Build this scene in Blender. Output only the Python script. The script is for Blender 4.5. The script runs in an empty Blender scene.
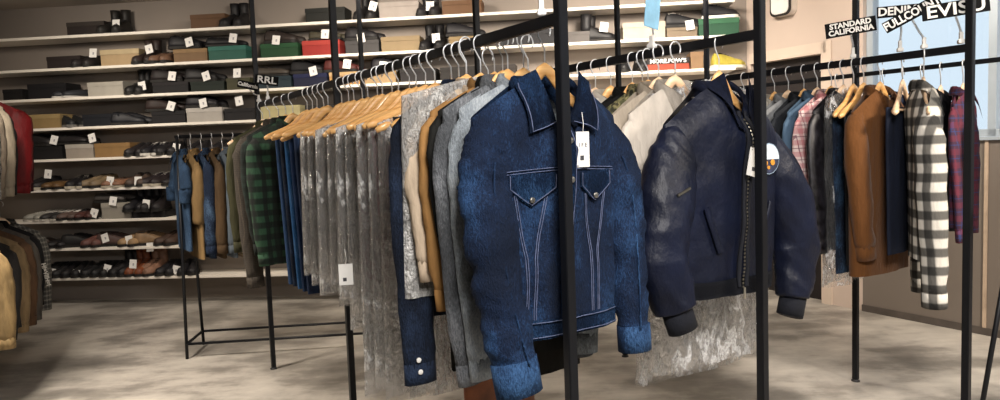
import bpy, bmesh, math, random
from mathutils import Vector, Matrix, noise
R = math.radians
sc = bpy.context.scene
# ---------------------------------------------------------------- camera, world, lights, exposure
CAM_H, F = 1.35, 713.0
pit, rol = R(4.25), R(2.1)
fw = Vector((0, math.cos(pit), -math.sin(pit)))
up0 = Vector((0, math.sin(pit), math.cos(pit)))
rt0 = Vector((1, 0, 0))
cr = rt0*math.cos(rol) - up0*math.sin(rol)
cu = up0*math.cos(rol) + rt0*math.sin(rol)
cam = bpy.data.cameras.new('camera'); co = bpy.data.objects.new('camera', cam)
sc.collection.objects.link(co)
cam.sensor_width = 36; cam.lens = F/1000*36; cam.clip_start = .05; cam.clip_end = 200
M3 = Matrix((cr, cu, -fw)).transposed()
co.matrix_world = Matrix.Translation((0, 0, CAM_H)) @ M3.to_4x4()
sc.camera = co
sc.view_settings.view_transform = 'Standard'; sc.view_settings.look = 'None'
sc.view_settings.gamma = 1; sc.view_settings.use_curve_mapping = False
sc.view_settings.exposure = 0.35
sc.cycles.transparent_max_bounces = 40
sc.cycles.max_bounces = 8
w = bpy.data.worlds.new('daylight_sky'); sc.world = w; w.use_nodes = True
bg = w.node_tree.nodes['Background']; bg.inputs[0].default_value = (.72, .87, 1.0, 1); bg.inputs[1].default_value = .85

def area(name, loc, sx, sy, power, col, tgt=None, spread=180):
    l = bpy.data.lights.new(name, 'AREA'); l.shape = 'RECTANGLE'; l.size = sx; l.size_y = sy
    l.energy = power; l.color = col; l.spread = R(spread)
    o = bpy.data.objects.new(name, l); sc.collection.objects.link(o); o.location = loc
    d = (Vector(tgt) - Vector(loc)) if tgt else Vector((0, 0, -1))
    o.rotation_euler = d.to_track_quat('-Z', 'Y').to_euler()
    return o
WARM = (1, .89, .76)
area('ceiling_light_panel', (.55, .2, 2.78), .9, .9, 95, (1, .95, .90), (.6, 1.9, 1.0), 140)
area('ceiling_light_panel', (-2.6, 3.2, 2.78), .5, .5, 75, WARM, None, 120)
area('ceiling_light_panel', (2.9, 1.2, 2.78), .6, .6, 125, WARM, (3.0, 3.0, .6), 130)
area('ceiling_light_panel', (1.2, 4.6, 2.78), .5, .5, 34, WARM, (2.6, 5.2, 1.2), 130)
area('ceiling_light_panel', (-1.0, 4.9, 2.78), .5, .5, 36, WARM, (-1.0, 6.4, 1.9), 120)
area('ceiling_light_panel', (-3.4, 5.0, 2.78), .4, .4, 16, WARM, (-3.4, 6.8, 1.5), 110)
area('ceiling_light_panel', (1.0, 4.9, 2.78), .4, .4, 40, WARM, (1.0, 6.4, 1.9), 120)

# ---------------------------------------------------------------- pixel helpers
CP = Vector((0, 0, CAM_H))
def ray(px, py): return fw + cr*((px-500)/F) + cu*((200-py)/F)
def atY(px, py, Y):
    d = ray(px, py); return CP + d*(Y/d.y)
RD = Vector((-.525, .851, 0)).normalized()          # the way every rail runs, away from the viewer
WD = Vector((RD.y, -RD.x, 0))                        # across the rail
RZ = math.atan2(WD.y, WD.x)
RAILZ = CAM_H + .31
LINES = {'A': Vector((.165, 1.78, 0)), 'D': Vector((.797, 2.17, 0)), 'E': Vector((1.80, 2.73, 0)), 'F': Vector((2.20, 3.35, 0)),
         'G': Vector((-2.66, 3.52, 0))}
RH = {'A': RAILZ, 'D': RAILZ, 'E': RAILZ, 'F': RAILZ, 'G': 1.90, 'H': 1.10}
LINES['H'] = LINES['G']
def line_t(L, px, py):
    d = ray(px, py); O = LINES[L]
    return -(O.x*d.y - O.y*d.x)/(RD.x*d.y - RD.y*d.x)
# shelf wall: y = 6.55 - .095 x
WK = .095; WN = Vector((-WK, -1, 0)).normalized(); WT = Vector((1, -WK, 0)).normalized()
WRZ = math.atan2(WT.y, WT.x); WX = 6.55
def wallp(px, py, d):
    r = ray(px, py)                                  # plane (P - (0,WX,0)).WN = d
    s = (d - (CP - Vector((0, WX, 0))).dot(WN))/r.dot(WN)
    return CP + r*s
# right wall
C1 = Vector((2.216, 6.34, 0)); RWD = Vector((.478, -.878, 0)).normalized(); RWN = Vector((-.878, -.478, 0)).normalized()
def rwp(px, py, d=0):
    r = ray(px, py); s = (d - (CP - C1).dot(RWN))/r.dot(RWN)
    p = CP + r*s; return (p - C1).dot(RWD), p.z

# ---------------------------------------------------------------- object helpers
def tag(o, label, cat, group=None, kind=None):
    if label: o['label'] = label
    if cat: o['category'] = cat
    if group: o['group'] = group
    if kind: o['kind'] = kind
    return o
def thing(name, label, cat, loc=(0, 0, 0), rz=0, group=None):
    o = bpy.data.objects.new(name, None); sc.collection.objects.link(o)
    o.location = loc; o.rotation_euler = (0, 0, rz); o.empty_display_size = .05
    return tag(o, label, cat, group)
def obj(name, bm, mat, parent=None, smooth=True, loc=None, rot=None):
    me = bpy.data.meshes.new(name)
    bmesh.ops.recalc_face_normals(bm, faces=bm.faces)
    bm.to_mesh(me); bm.free()
    for m in (mat if isinstance(mat, (list, tuple)) else [mat]): me.materials.append(m)
    if smooth: me.polygons.foreach_set('use_smooth', [True]*len(me.polygons))
    o = bpy.data.objects.new(name, me); sc.collection.objects.link(o)
    if parent: o.parent = parent
    if loc is not None: o.location = loc
    if rot is not None: o.rotation_euler = rot
    return o
def copy_tree(o, parent=None):
    c = o.copy(); sc.collection.objects.link(c)
    if parent: c.parent = parent
    for ch in list(o.children): copy_tree(ch, c)
    return c
def box(bm, c, s, m=None, mi=0, bev=0):
    r = bmesh.ops.create_cube(bm, size=1)
    vs = r['verts']
    for v in vs:
        v.co = Vector((v.co.x*s[0], v.co.y*s[1], v.co.z*s[2]))
    if bev:
        es = list({e for v in vs for e in v.link_edges})
        rb = bmesh.ops.bevel(bm, geom=es, offset=bev, segments=2, affect='EDGES')
        vs = list(set(rb['verts']) | {v for v in vs if v.is_valid})
        fs = {f for v in vs for f in v.link_faces}; vs = list({v for f in fs for v in f.verts})
    for v in vs:
        p = v.co
        if m is not None: p = m @ p
        v.co = p + Vector(c)
    for f in {f for v in vs for f in v.link_faces}: f.material_index = mi
    return vs
def tube(bm, pts, r, n=8, flat=None, ref=Vector((0, 1, 0)), cap=True):
    """tube along pts; r a number or list; flat = second radii along ref"""
    pts = [Vector(p) for p in pts]; rings = []
    for i, p in enumerate(pts):
        T = (pts[min(i+1, len(pts)-1)] - pts[max(i-1, 0)]).normalized()
        rf = ref if abs(T.dot(ref)) < .95 else Vector((1, 0, 0))
        N = rf.cross(T).normalized(); B = T.cross(N).normalized()
        a = r[i] if isinstance(r, (list, tuple)) else r
        b = a if flat is None else (flat[i] if isinstance(flat, (list, tuple)) else flat)
        rings.append([bm.verts.new(p + N*a*math.cos(2*math.pi*k/n) + B*b*math.sin(2*math.pi*k/n)) for k in range(n)])
    for i in range(len(rings)-1):
        for k in range(n):
            bm.faces.new((rings[i][k], rings[i][(k+1) % n], rings[i+1][(k+1) % n], rings[i+1][k]))
    if cap:
        bm.faces.new(rings[0]); bm.faces.new(rings[-1])
    return rings
def spline(pts, n):
    pts = [Vector(p) for p in pts]; out = []
    P = [pts[0]] + pts + [pts[-1]]
    for i in range(len(pts)-1):
        for k in range(n):
            t = k/n; a, b, c, d = P[i], P[i+1], P[i+2], P[i+3]
            out.append(.5*((2*b) + (c-a)*t + (2*a-5*b+4*c-d)*t*t + (3*b-a-3*c+d)*t**3))
    out.append(pts[-1]); return out
def lerps(vals, n):
    out = []
    for i in range(len(vals)-1):
        for k in range(n): out.append(vals[i] + (vals[i+1]-vals[i])*k/n)
    out.append(vals[-1]); return out
def text_obj(s, size, mat, parent, loc, rot=(R(90), 0, 0), sx=1, name='lettering', bold=0, ext=.0012):
    cu_ = bpy.data.curves.new('t', 'FONT'); cu_.body = s; cu_.size = size; cu_.extrude = ext; cu_.offset = bold
    cu_.align_x = 'CENTER'; cu_.align_y = 'CENTER'; cu_.resolution_u = 3
    t = bpy.data.objects.new('t', cu_); sc.collection.objects.link(t)
    bpy.context.view_layer.update()
    me = bpy.data.meshes.new_from_object(t.evaluated_get(bpy.context.evaluated_depsgraph_get()))
    bpy.data.objects.remove(t); bpy.data.curves.remove(cu_)
    me.name = name; me.materials.clear(); me.materials.append(mat)
    o = bpy.data.objects.new(name, me); sc.collection.objects.link(o); o.parent = parent
    o.location = loc; o.rotation_euler = rot; o.scale = (sx, 1, 1)
    return o

# ---------------------------------------------------------------- materials
MATS = {}
class NT:
    def __init__(s, name):
        s.m = bpy.data.materials.new(name); s.m.use_nodes = True; s.t = s.m.node_tree
        s.b = s.t.nodes['Principled BSDF']; s.n = s.t.nodes; s.l = s.t.links
    def node(s, ty, **kw):
        n = s.n.new(ty)
        for k, v in kw.items():
            if k.startswith('i_'): n.inputs[int(k[2:]) if k[2:].isdigit() else k[2:].replace('_', ' ')].default_value = v
            else: setattr(n, k, v)
        return n
    def link(s, a, b): s.l.new(a, b)
    def coords(s, scale=(1, 1, 1)):
        tc = s.node('ShaderNodeTexCoord'); mp = s.node('ShaderNodeMapping'); mp.inputs['Scale'].default_value = scale
        s.link(tc.outputs['Object'], mp.inputs[0]); return mp.outputs[0]
    def noise(s, vec, scale, detail=3, rough=.55):
        n = s.node('ShaderNodeTexNoise'); n.inputs['Scale'].default_value = scale; n.inputs['Detail'].default_value = detail
        n.inputs['Roughness'].default_value = rough; s.link(vec, n.inputs['Vector']); return n.outputs['Fac']
    def ramp(s, fac, stops):
        r = s.node('ShaderNodeValToRGB'); e = r.color_ramp.elements
        while len(e) < len(stops): e.new(.5)
        for i, (p, c) in enumerate(stops):
            e[i].position = p; e[i].color = (*c, 1) if len(c) == 3 else c
        s.link(fac, r.inputs[0]); return r.outputs[0]
    def bump(s, h, strength, dist=.01):
        b = s.node('ShaderNodeBump'); b.inputs['Strength'].default_value = strength; b.inputs['Distance'].default_value = dist
        s.link(h, b.inputs['Height']); s.link(b.outputs[0], s.b.inputs['Normal'])
def rgb(h):
    h = h.lstrip('#'); c = [int(h[i:i+2], 16)/255 for i in (0, 2, 4)]
    return tuple(x/12.92 if x <= .04045 else ((x+.055)/1.055)**2.4 for x in c)
def sol(h, rough=.7, var=.12, nscale=9, bump=.25, metal=0, sheen=0, spec=.4):
    key = (h, rough, var, nscale, bump, metal, sheen)
    if key in MATS: return MATS[key]
    N = NT('surface_' + h.strip('#')); c = rgb(h)
    v = N.coords()
    f = N.noise(v, nscale, 4)
    lo = tuple(x*(1-var*1.6) for x in c); hi = tuple(min(1, x*(1+var*1.6)) for x in c)
    N.link(N.ramp(f, [(.3, lo), (.7, hi)]), N.b.inputs['Base Color'])
    N.b.inputs['Roughness'].default_value = rough; N.b.inputs['Metallic'].default_value = metal
    N.b.inputs['Sheen Weight'].default_value = sheen; N.b.inputs['Specular IOR Level'].default_value = spec
    if bump: N.bump(N.noise(v, nscale*6, 2), bump, .003)
    MATS[key] = N.m; return N.m
def cloth(h, var=.2, rough=.85, sheen=0, streak=(14, 14, 2.5), bump=.5):
    key = ('cloth', h, var, rough, sheen)
    if key in MATS: return MATS[key]
    N = NT('fabric_' + h.strip('#')); c = rgb(h)
    v = N.coords(streak); f = N.noise(v, 1.3, 5, .6)
    lo = tuple(x*(1-var*2) for x in c); hi = tuple(min(1, x*(1+var*2)) for x in c)
    N.link(N.ramp(f, [(.32, lo), (.68, hi)]), N.b.inputs['Base Color'])
    N.b.inputs['Roughness'].default_value = rough; N.b.inputs['Sheen Weight'].default_value = sheen
    N.b.inputs['Specular IOR Level'].default_value = .25
    N.bump(N.noise(N.coords((9, 9, 4)), 2.2, 4, .6), bump, .02)
    MATS[key] = N.m; return N.m
def denim(h, hi, name='denim', contrast=1):
    key = ('denim', h, hi)
    if key in MATS: return MATS[key]
    N = NT(name); c = rgb(h); d = rgb(hi)
    v = N.coords((1, 1, 1)); big = N.noise(N.coords((1.2, 1.2, .7)), 5, 7, .62)
    fine = N.noise(N.coords((260, 260, 90)), 1.0, 2, .7)
    add = N.node('ShaderNodeMath', operation='MULTIPLY_ADD'); N.link(fine, add.inputs[0]); add.inputs[1].default_value = .45
    N.link(big, add.inputs[2])
    N.link(N.ramp(add.outputs[0], [(.55, tuple(x*.5 for x in c)), (.72, c), (.95, d)]), N.b.inputs['Base Color'])
    N.b.inputs['Roughness'].default_value = .82; N.b.inputs['Specular IOR Level'].default_value = .2
    N.bump(add.outputs[0], .7, .022)
    MATS[key] = N.m; return N.m
def plaid(name, base, c1, c2, per=.075, k=.5, kz=None):
    key = ('plaid', name)
    if key in MATS: return MATS[key]
    N = NT(name); tc = N.node('ShaderNodeTexCoord'); sp = N.node('ShaderNodeSeparateXYZ'); N.link(tc.outputs['Object'], sp.inputs[0])
    xy = N.node('ShaderNodeMath', operation='ADD'); N.link(sp.outputs['X'], xy.inputs[0]); N.link(sp.outputs['Y'], xy.inputs[1])
    def soft(src):
        a = N.node('ShaderNodeMath', operation='MULTIPLY'); N.link(src, a.inputs[0]); a.inputs[1].default_value = 2*math.pi/per
        f = N.node('ShaderNodeMath', operation='SINE'); N.link(a.outputs[0], f.inputs[0])
        r = N.node('ShaderNodeMapRange'); r.inputs['From Min'].default_value = -.35; r.inputs['From Max'].default_value = .45; r.interpolation_type = 'SMOOTHSTEP'
        N.link(f.outputs[0], r.inputs[0]); return r.outputs[0]
    def stripe(src, ph, wd):
        a = N.node('ShaderNodeMath', operation='MULTIPLY_ADD'); N.link(src, a.inputs[0]); a.inputs[1].default_value = 1/per; a.inputs[2].default_value = ph+50
        f = N.node('ShaderNodeMath', operation='FRACT'); N.link(a.outputs[0], f.inputs[0])
        l = N.node('ShaderNodeMath', operation='LESS_THAN'); N.link(f.outputs[0], l.inputs[0]); l.inputs[1].default_value = wd
        return l.outputs[0]
    def mul(a, v):
        m = N.node('ShaderNodeMath', operation='MULTIPLY'); N.link(a, m.inputs[0]); m.inputs[1].default_value = v; return m.outputs[0]
    def mixc(col, fac, c):
        m = N.node('ShaderNodeMix', data_type='RGBA'); N.link(fac, m.inputs['Factor'])
        if isinstance(col, tuple): m.inputs[6].default_value = (*col, 1)
        else: N.link(col, m.inputs[6])
        m.inputs[7].default_value = (*c, 1); return m.outputs[2]
    col = rgb(base)
    for src in (xy.outputs[0], sp.outputs['Z']):
        if kz: col = mixc(col, mul(soft(src), k), rgb(c1)); continue
        col = mixc(col, mul(stripe(src, 0, .45), k), rgb(c1))
        col = mixc(col, mul(stripe(src, .3, .08), .75), rgb(c2))
    N.link(col, N.b.inputs['Base Color']); N.b.inputs['Roughness'].default_value = .9
    N.bump(N.noise(N.coords((9, 9, 4)), 2.2, 4, .6), .5, .02)
    MATS[key] = N.m; return N.m
def film(name='clear_film', lo=.10, hi=.85, col=(.97, .97, .96), sc_=(8, 8, 4)):
    key = ('film', name)
    if key in MATS: return MATS[key]
    N = NT(name); f = N.noise(N.coords(sc_), 1.6, 5, .6)
    cr_ = N.noise(N.coords((11, 11, 6)), 1.6, 5, .65)
    ridge = N.node('ShaderNodeMath', operation='PINGPONG'); N.link(cr_, ridge.inputs[0]); ridge.inputs[1].default_value = .09
    fac = N.ramp(f, [(.36, (lo,)*3), (.50, (lo+.04,)*3), (.57, (hi,)*3), (.61, (lo+.08,)*3), (.8, (lo+.12,)*3)])  # narrow white streaks in the opacity paint in the crinkle highlights
    df = N.b; df.inputs['Base Color'].default_value = (*col, 1); df.inputs['Roughness'].default_value = .3; df.inputs['Specular IOR Level'].default_value = .5
    gl = N.node('ShaderNodeBsdfGlossy'); gl.inputs['Roughness'].default_value = .12; gl.inputs['Color'].default_value = (1, 1, 1, 1)
    bp = N.node('ShaderNodeBump'); bp.inputs['Strength'].default_value = 1.0; bp.inputs['Distance'].default_value = .12; N.link(ridge.outputs[0], bp.inputs['Height'])
    N.link(bp.outputs[0], df.inputs['Normal']); N.link(bp.outputs[0], gl.inputs['Normal'])
    fr_ = N.node('ShaderNodeFresnel'); fr_.inputs[0].default_value = 1.38; N.link(bp.outputs[0], fr_.inputs['Normal'])
    tr = N.node('ShaderNodeBsdfTransparent'); m1 = N.node('ShaderNodeMixShader'); m2 = N.node('ShaderNodeMixShader')
    N.link(fac, m1.inputs[0]); N.link(tr.outputs[0], m1.inputs[1]); N.link(df.outputs[0], m1.inputs[2])
    N.link(fr_.outputs[0], m2.inputs[0]); N.link(m1.outputs[0], m2.inputs[1]); N.link(gl.outputs[0], m2.inputs[2])
    N.link(m2.outputs[0], N.n['Material Output'].inputs[0])
    MATS[key] = N.m; return N.m
def wood(h='C98F4E', h2='E8B97A'):
    key = ('wood', h)
    if key in MATS: return MATS[key]
    N = NT('hanger_wood'); f = N.noise(N.coords((6, 40, 60)), 1.4, 4)
    N.link(N.ramp(f, [(.3, rgb(h)), (.7, rgb(h2))]), N.b.inputs['Base Color'])
    N.b.inputs['Roughness'].default_value = .35; N.b.inputs['Coat Weight'].default_value = .3
    MATS[key] = N.m; return N.m
BLACKMETAL = sol('15161A', .45, .05, 20, .05, metal=.3)
CHROME = sol('E2E4E6', .25, .03, 20, 0, metal=.35)
WOOD = wood(); WOOD2 = wood('D9B088', 'F0D2B0')
WHITE = sol('DEDCD8', .6, .03, 9, 0); BLACK = sol('0B0B0D', .5, .05, 9, .1)
PRINT = sol('3A3A3E', .6, .02, 9, 0)

# ---------------------------------------------------------------- the room
def slab(name, pts, z0, z1, mat):
    bm = bmesh.new(); lo = [bm.verts.new((p[0], p[1], z0)) for p in pts]; hi = [bm.verts.new((p[0], p[1], z1)) for p in pts]
    bm.faces.new(lo); bm.faces.new(hi)
    for i in range(len(pts)): j = (i+1) % len(pts); bm.faces.new((lo[i], lo[j], hi[j], hi[i]))
    return tag(obj(name, bm, mat, smooth=False), None, None, kind='structure')
CEIL = 2.84
C2 = C1 + RWD*10.5; C4 = Vector((-6.4, WX+WK*6.4, 0)); C3 = Vector((-6.4, C2.y, 0))
# floor
N = NT('polished_concrete'); v = N.coords((1.0, 1.25, 1)); f = N.noise(v, 1.3, 8, .62)
f2 = N.noise(N.coords((.9, 2.2, 1)), 1.6, 6, .62)
mm = N.node('ShaderNodeMath', operation='MULTIPLY_ADD'); N.link(f2, mm.inputs[0]); mm.inputs[1].default_value = .6; N.link(f, mm.inputs[2])
N.link(N.ramp(mm.outputs[0], [(.58, rgb('5E5A56')), (.74, rgb('86817A')), (.84, rgb('A8A29A')), (1, rgb('C0BAB0'))]), N.b.inputs['Base Color'])
N.b.inputs['Roughness'].default_value = .42; N.bump(f, .05, .01); FLOOR = N.m
slab('floor', [C1-RWN*.15, C2-RWN*.15, C3, C4], -.12, 0, FLOOR)
CEILM = sol('B5ADA3', .9, .04, 1.5, 0)
slab('ceiling', [C1, C2, C3, C4], CEIL, CEIL+.1, CEILM)
GREYWALL = sol('857C74', .85, .05, 1.2, .03); BEIGE = sol('BFAEA2', .85, .03, 1.2, .03); LOWGREY = sol('6F665E', .7, .04, 1.2, .02)
slab('wall_back', [C4, C1, C1 - WN*.15, C4 - WN*.15], 0, CEIL, GREYWALL)
slab('wall_left', [C3, C4, C4+Vector((-.15, 0, 0)), C3+Vector((-.15, 0, 0))], 0, CEIL, GREYWALL)
slab('wall_front', [C2, C3, C3+Vector((0, -.15, 0)), C2+Vector((0, -.15, 0))], 0, CEIL, GREYWALL)
def rwbox(bm, u0, u1, z0, z1, d0, d1, mi=0):
    a = [C1 + RWD*u + RWN*d for u, d in ((u0, d0), (u1, d0), (u1, d1), (u0, d1))]
    lo = [bm.verts.new((p.x, p.y, z0)) for p in a]; hi = [bm.verts.new((p.x, p.y, z1)) for p in a]
    fs = [bm.faces.new(lo), bm.faces.new(hi)] + [bm.faces.new((lo[i], lo[(i+1) % 4], hi[(i+1) % 4], hi[i])) for i in range(4)]
    for f_ in fs: f_.material_index = mi
uD0, _ = rwp(752, 200); uD0 = .04
uD1, zD = rwp(827, 47)
uW0, _ = rwp(863, 60); uB, _ = rwp(866, 290)
SILL = 1.30
bm = bmesh.new(); rwbox(bm, -.1, uD0, 0, CEIL, -.15, 0); rwbox(bm, uD0, uD1, zD, CEIL, -.15, 0); rwbox(bm, uD1, uW0, 0, CEIL, -.15, 0)
tag(obj('wall_right', bm, BEIGE, smooth=False), None, None, kind='structure')
bm = bmesh.new(); rwbox(bm, uW0, 10.5, 0, SILL, -.15, 0); tag(obj('wall_right_lower', bm, LOWGREY, smooth=False), None, None, kind='structure')
bm = bmesh.new(); rwbox(bm, uW0, 10.5, 2.72, CEIL, -.15, 0); tag(obj('wall_right_header', bm, BEIGE, smooth=False), None, None, kind='structure')
# doorway: trim and a set-back dark panel that paints in the unlit opening
bm = bmesh.new(); rwbox(bm, uD0, uD1-.04, 0, zD-.04, -.12, -.08); d_ = tag(obj('doorway_shade_1', bm, sol('241F1F', .6, .06, 3, .02), smooth=False), None, None, kind='structure')
bm = bmesh.new(); rwbox(bm, uD1-.045, uD1+.045, 0, zD+.045, -.12, .015); rwbox(bm, uD0, uD1+.0, zD-.045, zD+.045, -.12, .015)
tag(obj('trim_1', bm, sol('C9B8A9', .6, .03, 3, 0), smooth=False), None, None, kind='structure')
# window: frame, mullions, sill, panes
ALU = sol('A9B3BC', .4, .03, 5, 0, metal=.2)
win = tag(thing('window_1', None, None), None, None, kind='structure')
bm = bmesh.new()
us = [uW0, uW0+.06]; u = uW0
rwbox(bm, uW0, uW0+.05, SILL+.003, 2.717, -.11, -.04)
uM, _ = rwp(985, 60)
for um in (uM, uM+2.0, uM+4.0): 
    if um < 10.4: rwbox(bm, um, um+.05, SILL+.003, 2.717, -.11, -.04)
rwbox(bm, uW0, 10.45, SILL+.003, SILL+.05, -.11, -.04); rwbox(bm, uW0, 10.45, 2.67, 2.717, -.11, -.04)
obj('window_frame', bm, ALU, win, False)
bm = bmesh.new(); rwbox(bm, uW0, 10.45, SILL-.02, SILL+.002, -.03, .03); obj('window_sill', bm, ALU, win, False)
N = NT('window_glass'); tr = N.node('ShaderNodeBsdfTransparent'); gl = N.node('ShaderNodeBsdfGlossy'); gl.inputs['Roughness'].default_value = .02
mx = N.node('ShaderNodeMixShader'); mx.inputs[0].default_value = .06; N.link(tr.outputs[0], mx.inputs[1]); N.link(gl.outputs[0], mx.inputs[2]); N.link(mx.outputs[0], N.n['Material Output'].inputs[0])
bm = bmesh.new(); rwbox(bm, uW0+.05, 10.45, SILL+.05, 2.67, -.08, -.072); obj('pane', bm, N.m, win, False)
# baseboard of the grey wall
bm = bmesh.new(); rwbox(bm, uW0, 10.5, 0, .05, .001, .012); tag(obj('baseboard_right', bm, sol('4E4742', .6), smooth=False), None, None, kind='structure')
bm = bmesh.new(); uS, _ = rwp(984, 260); rwbox(bm, uS, uS+.02, .05, SILL-.02, .001, .012); tag(obj('trim_2', bm, sol('B09C88', .5), smooth=False), None, None, kind='structure')
# building across the street
u_, z_ = rwp(995, 90)
Bd = (C1 + RWD*uM + RWD*.35 - RWN*7.0)
bt = thing('street_building', 'pale building across the street seen through the window behind the right rack', 'building', (Bd.x, Bd.y, 0), math.atan2(RWD.y, RWD.x))
bm = bmesh.new(); box(bm, (4, 0, 3.4), (9, 3, 6.8)); obj('wall', bm, sol('9FB2C4', .8, .05, .6, 0), bt, False)
bm = bmesh.new(); box(bm, (4, -1.6, .9), (9.2, .3, 1.8)); obj('shop_front', bm, sol('D9CBB8', .8, .08, .9, 0), bt, False)
bm = bmesh.new(); box(bm, (4, -1.72, 2.0), (9.3, .35, .22)); box(bm, (4, -1.78, 1.45), (9.3, .1, .10)); obj('awning_band', bm, sol('55504C', .8, .05, .9, 0), bt, False)
# small rounded fixture on beige wall
u_, z_ = rwp(787, 4)
p = C1 + RWD*u_
ft = thing('wall_fixture', 'small white rounded fixture with a dark rim high on the beige wall', 'fixture', (p.x, p.y, z_), math.atan2(RWD.y, RWD.x))
def rrect(bm, w_, h_, r_, y0, y1, mi=0, n=5):
    pts = []
    for cx, cz, a0 in ((w_/2-r_, h_/2-r_, 0), (-w_/2+r_, h_/2-r_, 90), (-w_/2+r_, -h_/2+r_, 180), (w_/2-r_, -h_/2+r_, 270)):
        for k in range(n+1): a = R(a0+90*k/n); pts.append((cx+r_*math.cos(a), cz+r_*math.sin(a)))
    A = [bm.verts.new((x, y0, z)) for x, z in pts]; B = [bm.verts.new((x, y1, z)) for x, z in pts]
    fs = [bm.faces.new(A), bm.faces.new(B)]+[bm.faces.new((A[i], A[(i+1) % len(A)], B[(i+1) % len(A)], B[i])) for i in range(len(A))]
    for f_ in fs: f_.material_index = mi
bm = bmesh.new(); rrect(bm, .20, .20, .05, -.075, -.003); obj('housing', bm, sol('CFC6BC', .4), ft, False)
bm = bmesh.new(); rrect(bm, .205, .205, .052, -.085, -.0752); obj('rim', bm, sol('2A2625', .4), ft, False)
bm = bmesh.new(); rrect(bm, .17, .17, .045, -.092, -.0853); obj('face_plate', bm, WHITE, ft, False)

# ---------------------------------------------------------------- racks
PW = .027
def post(bm, p, z0, z1, s=PW):
    box(bm, (p.x, p.y, (z0+z1)/2), (s, s, z1-z0), Matrix.Rotation(0, 3, 'Z'), bev=.002)
def rack(letter, ts, rail0, rail1, label, zr=None, top=2.55, s=PW, rh=.030, rails=None, base=False, group='black metal rails of clothes racks'):
    O = LINES[letter]
    t = thing('clothes_rack', label, 'clothes rack', (O.x, O.y, 0), RZ, group)
    # local frame: x across, y along the rail
    for a in ts:
        bm = bmesh.new(); box(bm, (0, a, (top+.012)/2), (s, s, top-.012), bev=.002); obj('post', bm, BLACKMETAL, t, False)
        bm = bmesh.new(); tube(bm, [(0, a, 0), (0, a, .006), (0, a, .012), (0, a, .03)], [.022, .022, .012, .008], 12); obj('levelling_foot', bm, sol('2A2A2C', .5), t)
    for z in (rails or [RH[letter]]):
        bm = bmesh.new(); box(bm, (0, (rail0+rail1)/2, z), (.02, abs(rail1-rail0), rh), bev=.002); obj('rail', bm, BLACKMETAL, t, False)
    if top < 2.7 and len(ts) > 1:
        bm = bmesh.new(); box(bm, (0, (ts[0]+ts[-1])/2, top+.012), (s, abs(ts[-1]-ts[0])+s, .024), bev=.002); obj('top_bar', bm, BLACKMETAL, t, False)
    return t
rack('A', [0, 1.66, 3.12], -.01, 3.14, 'long black metal clothes rack carrying the blue denim jacket and plastic covered clothes')
rack('D', [0, 1.68, 3.26], -.01, 3.28, 'black metal clothes rack carrying the navy bomber jacket and cream clothes')
rack('E', [0, 1.99], -.01, 2.01, 'black metal clothes rack carrying the brown corduroy jacket, signs clipped along it')
rack('F', [-.75, .55, 1.57], -.76, 1.59, 'black metal clothes rack behind the brown jacket with the purple plaid shirt', rh=.022)
rack('G', [-.9, 2.2], -.92, 2.22, 'two tier black clothes rack with the red jacket near the shoe shelves', rails=[RH['G'], RH['H']], top=2.0)
# freestanding far rack B: base points from pixels
b1 = atY(187.5, 362.5, 4.73); b2 = atY(203.5, 348.5, 5.07)
bd = Vector((1, .10, 0)).normalized(); brz = math.atan2(bd.y, bd.x)
br = thing('clothes_rack', 'low freestanding black rack with thin legs and floor bars by the shoe shelves', 'clothes rack', (b1.x, b1.y, 0), brz, 'black metal rails of clothes racks')
BL, BDp, BZ = 1.9, .36, 1.50
for x in (0, BL):
    for y in (0, BDp):
        bm = bmesh.new(); tube(bm, [(x, y, 0.0), (x, y+(.10 if y == 0 else -.10), BZ)], .011, 8); obj('leg', bm, BLACKMETAL, br)
    bm = bmesh.new(); tube(bm, [(x, 0.005, .10), (x, BDp-.005, .10)], .010, 8); obj('end_bar', bm, BLACKMETAL, br)
for y in (.005, BDp-.005):
    bm = bmesh.new(); tube(bm, [(0, y, .10), (BL, y, .10)], .009, 8); obj('floor_bar', bm, BLACKMETAL, br)
bm = bmesh.new(); tube(bm, [(-.04, BDp/2, BZ), (BL+.04, BDp/2, BZ)], .013, 8); obj('rail', bm, BLACKMETAL, br)
# folding stand at the right edge
p = atY(983, 400, 2.6); p2 = atY(1003, 285, 2.6)
st = thing('folding_stand', 'thin slanting black leg of a folding stand at the right edge', 'stand', (p.x, p.y, 0), 0)
dx = (p2.x-p.x)/(p2.z-p.z)
for k, (ox, sgn) in enumerate(((-.0, 1), (.62, -1))):
    base = Vector((-dx*p.z, 0, 0)) if sgn > 0 else Vector((-dx*p.z+2*dx*1.1+.3, 0, 0))
    for oy in ((0,) if sgn > 0 else (-.15, .15)):
        bm = bmesh.new(); tube(bm, [base+Vector((0, oy, 0)), Vector((-dx*p.z+dx*1.1, 0, 1.1))], .009, 8); obj('leg', bm, BLACKMETAL, st)
bm = bmesh.new(); box(bm, (-dx*p.z+dx*1.1, 0, 1.12), (.05, .06, .04)); obj('hinge_block', bm, BLACK, st, False)

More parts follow.
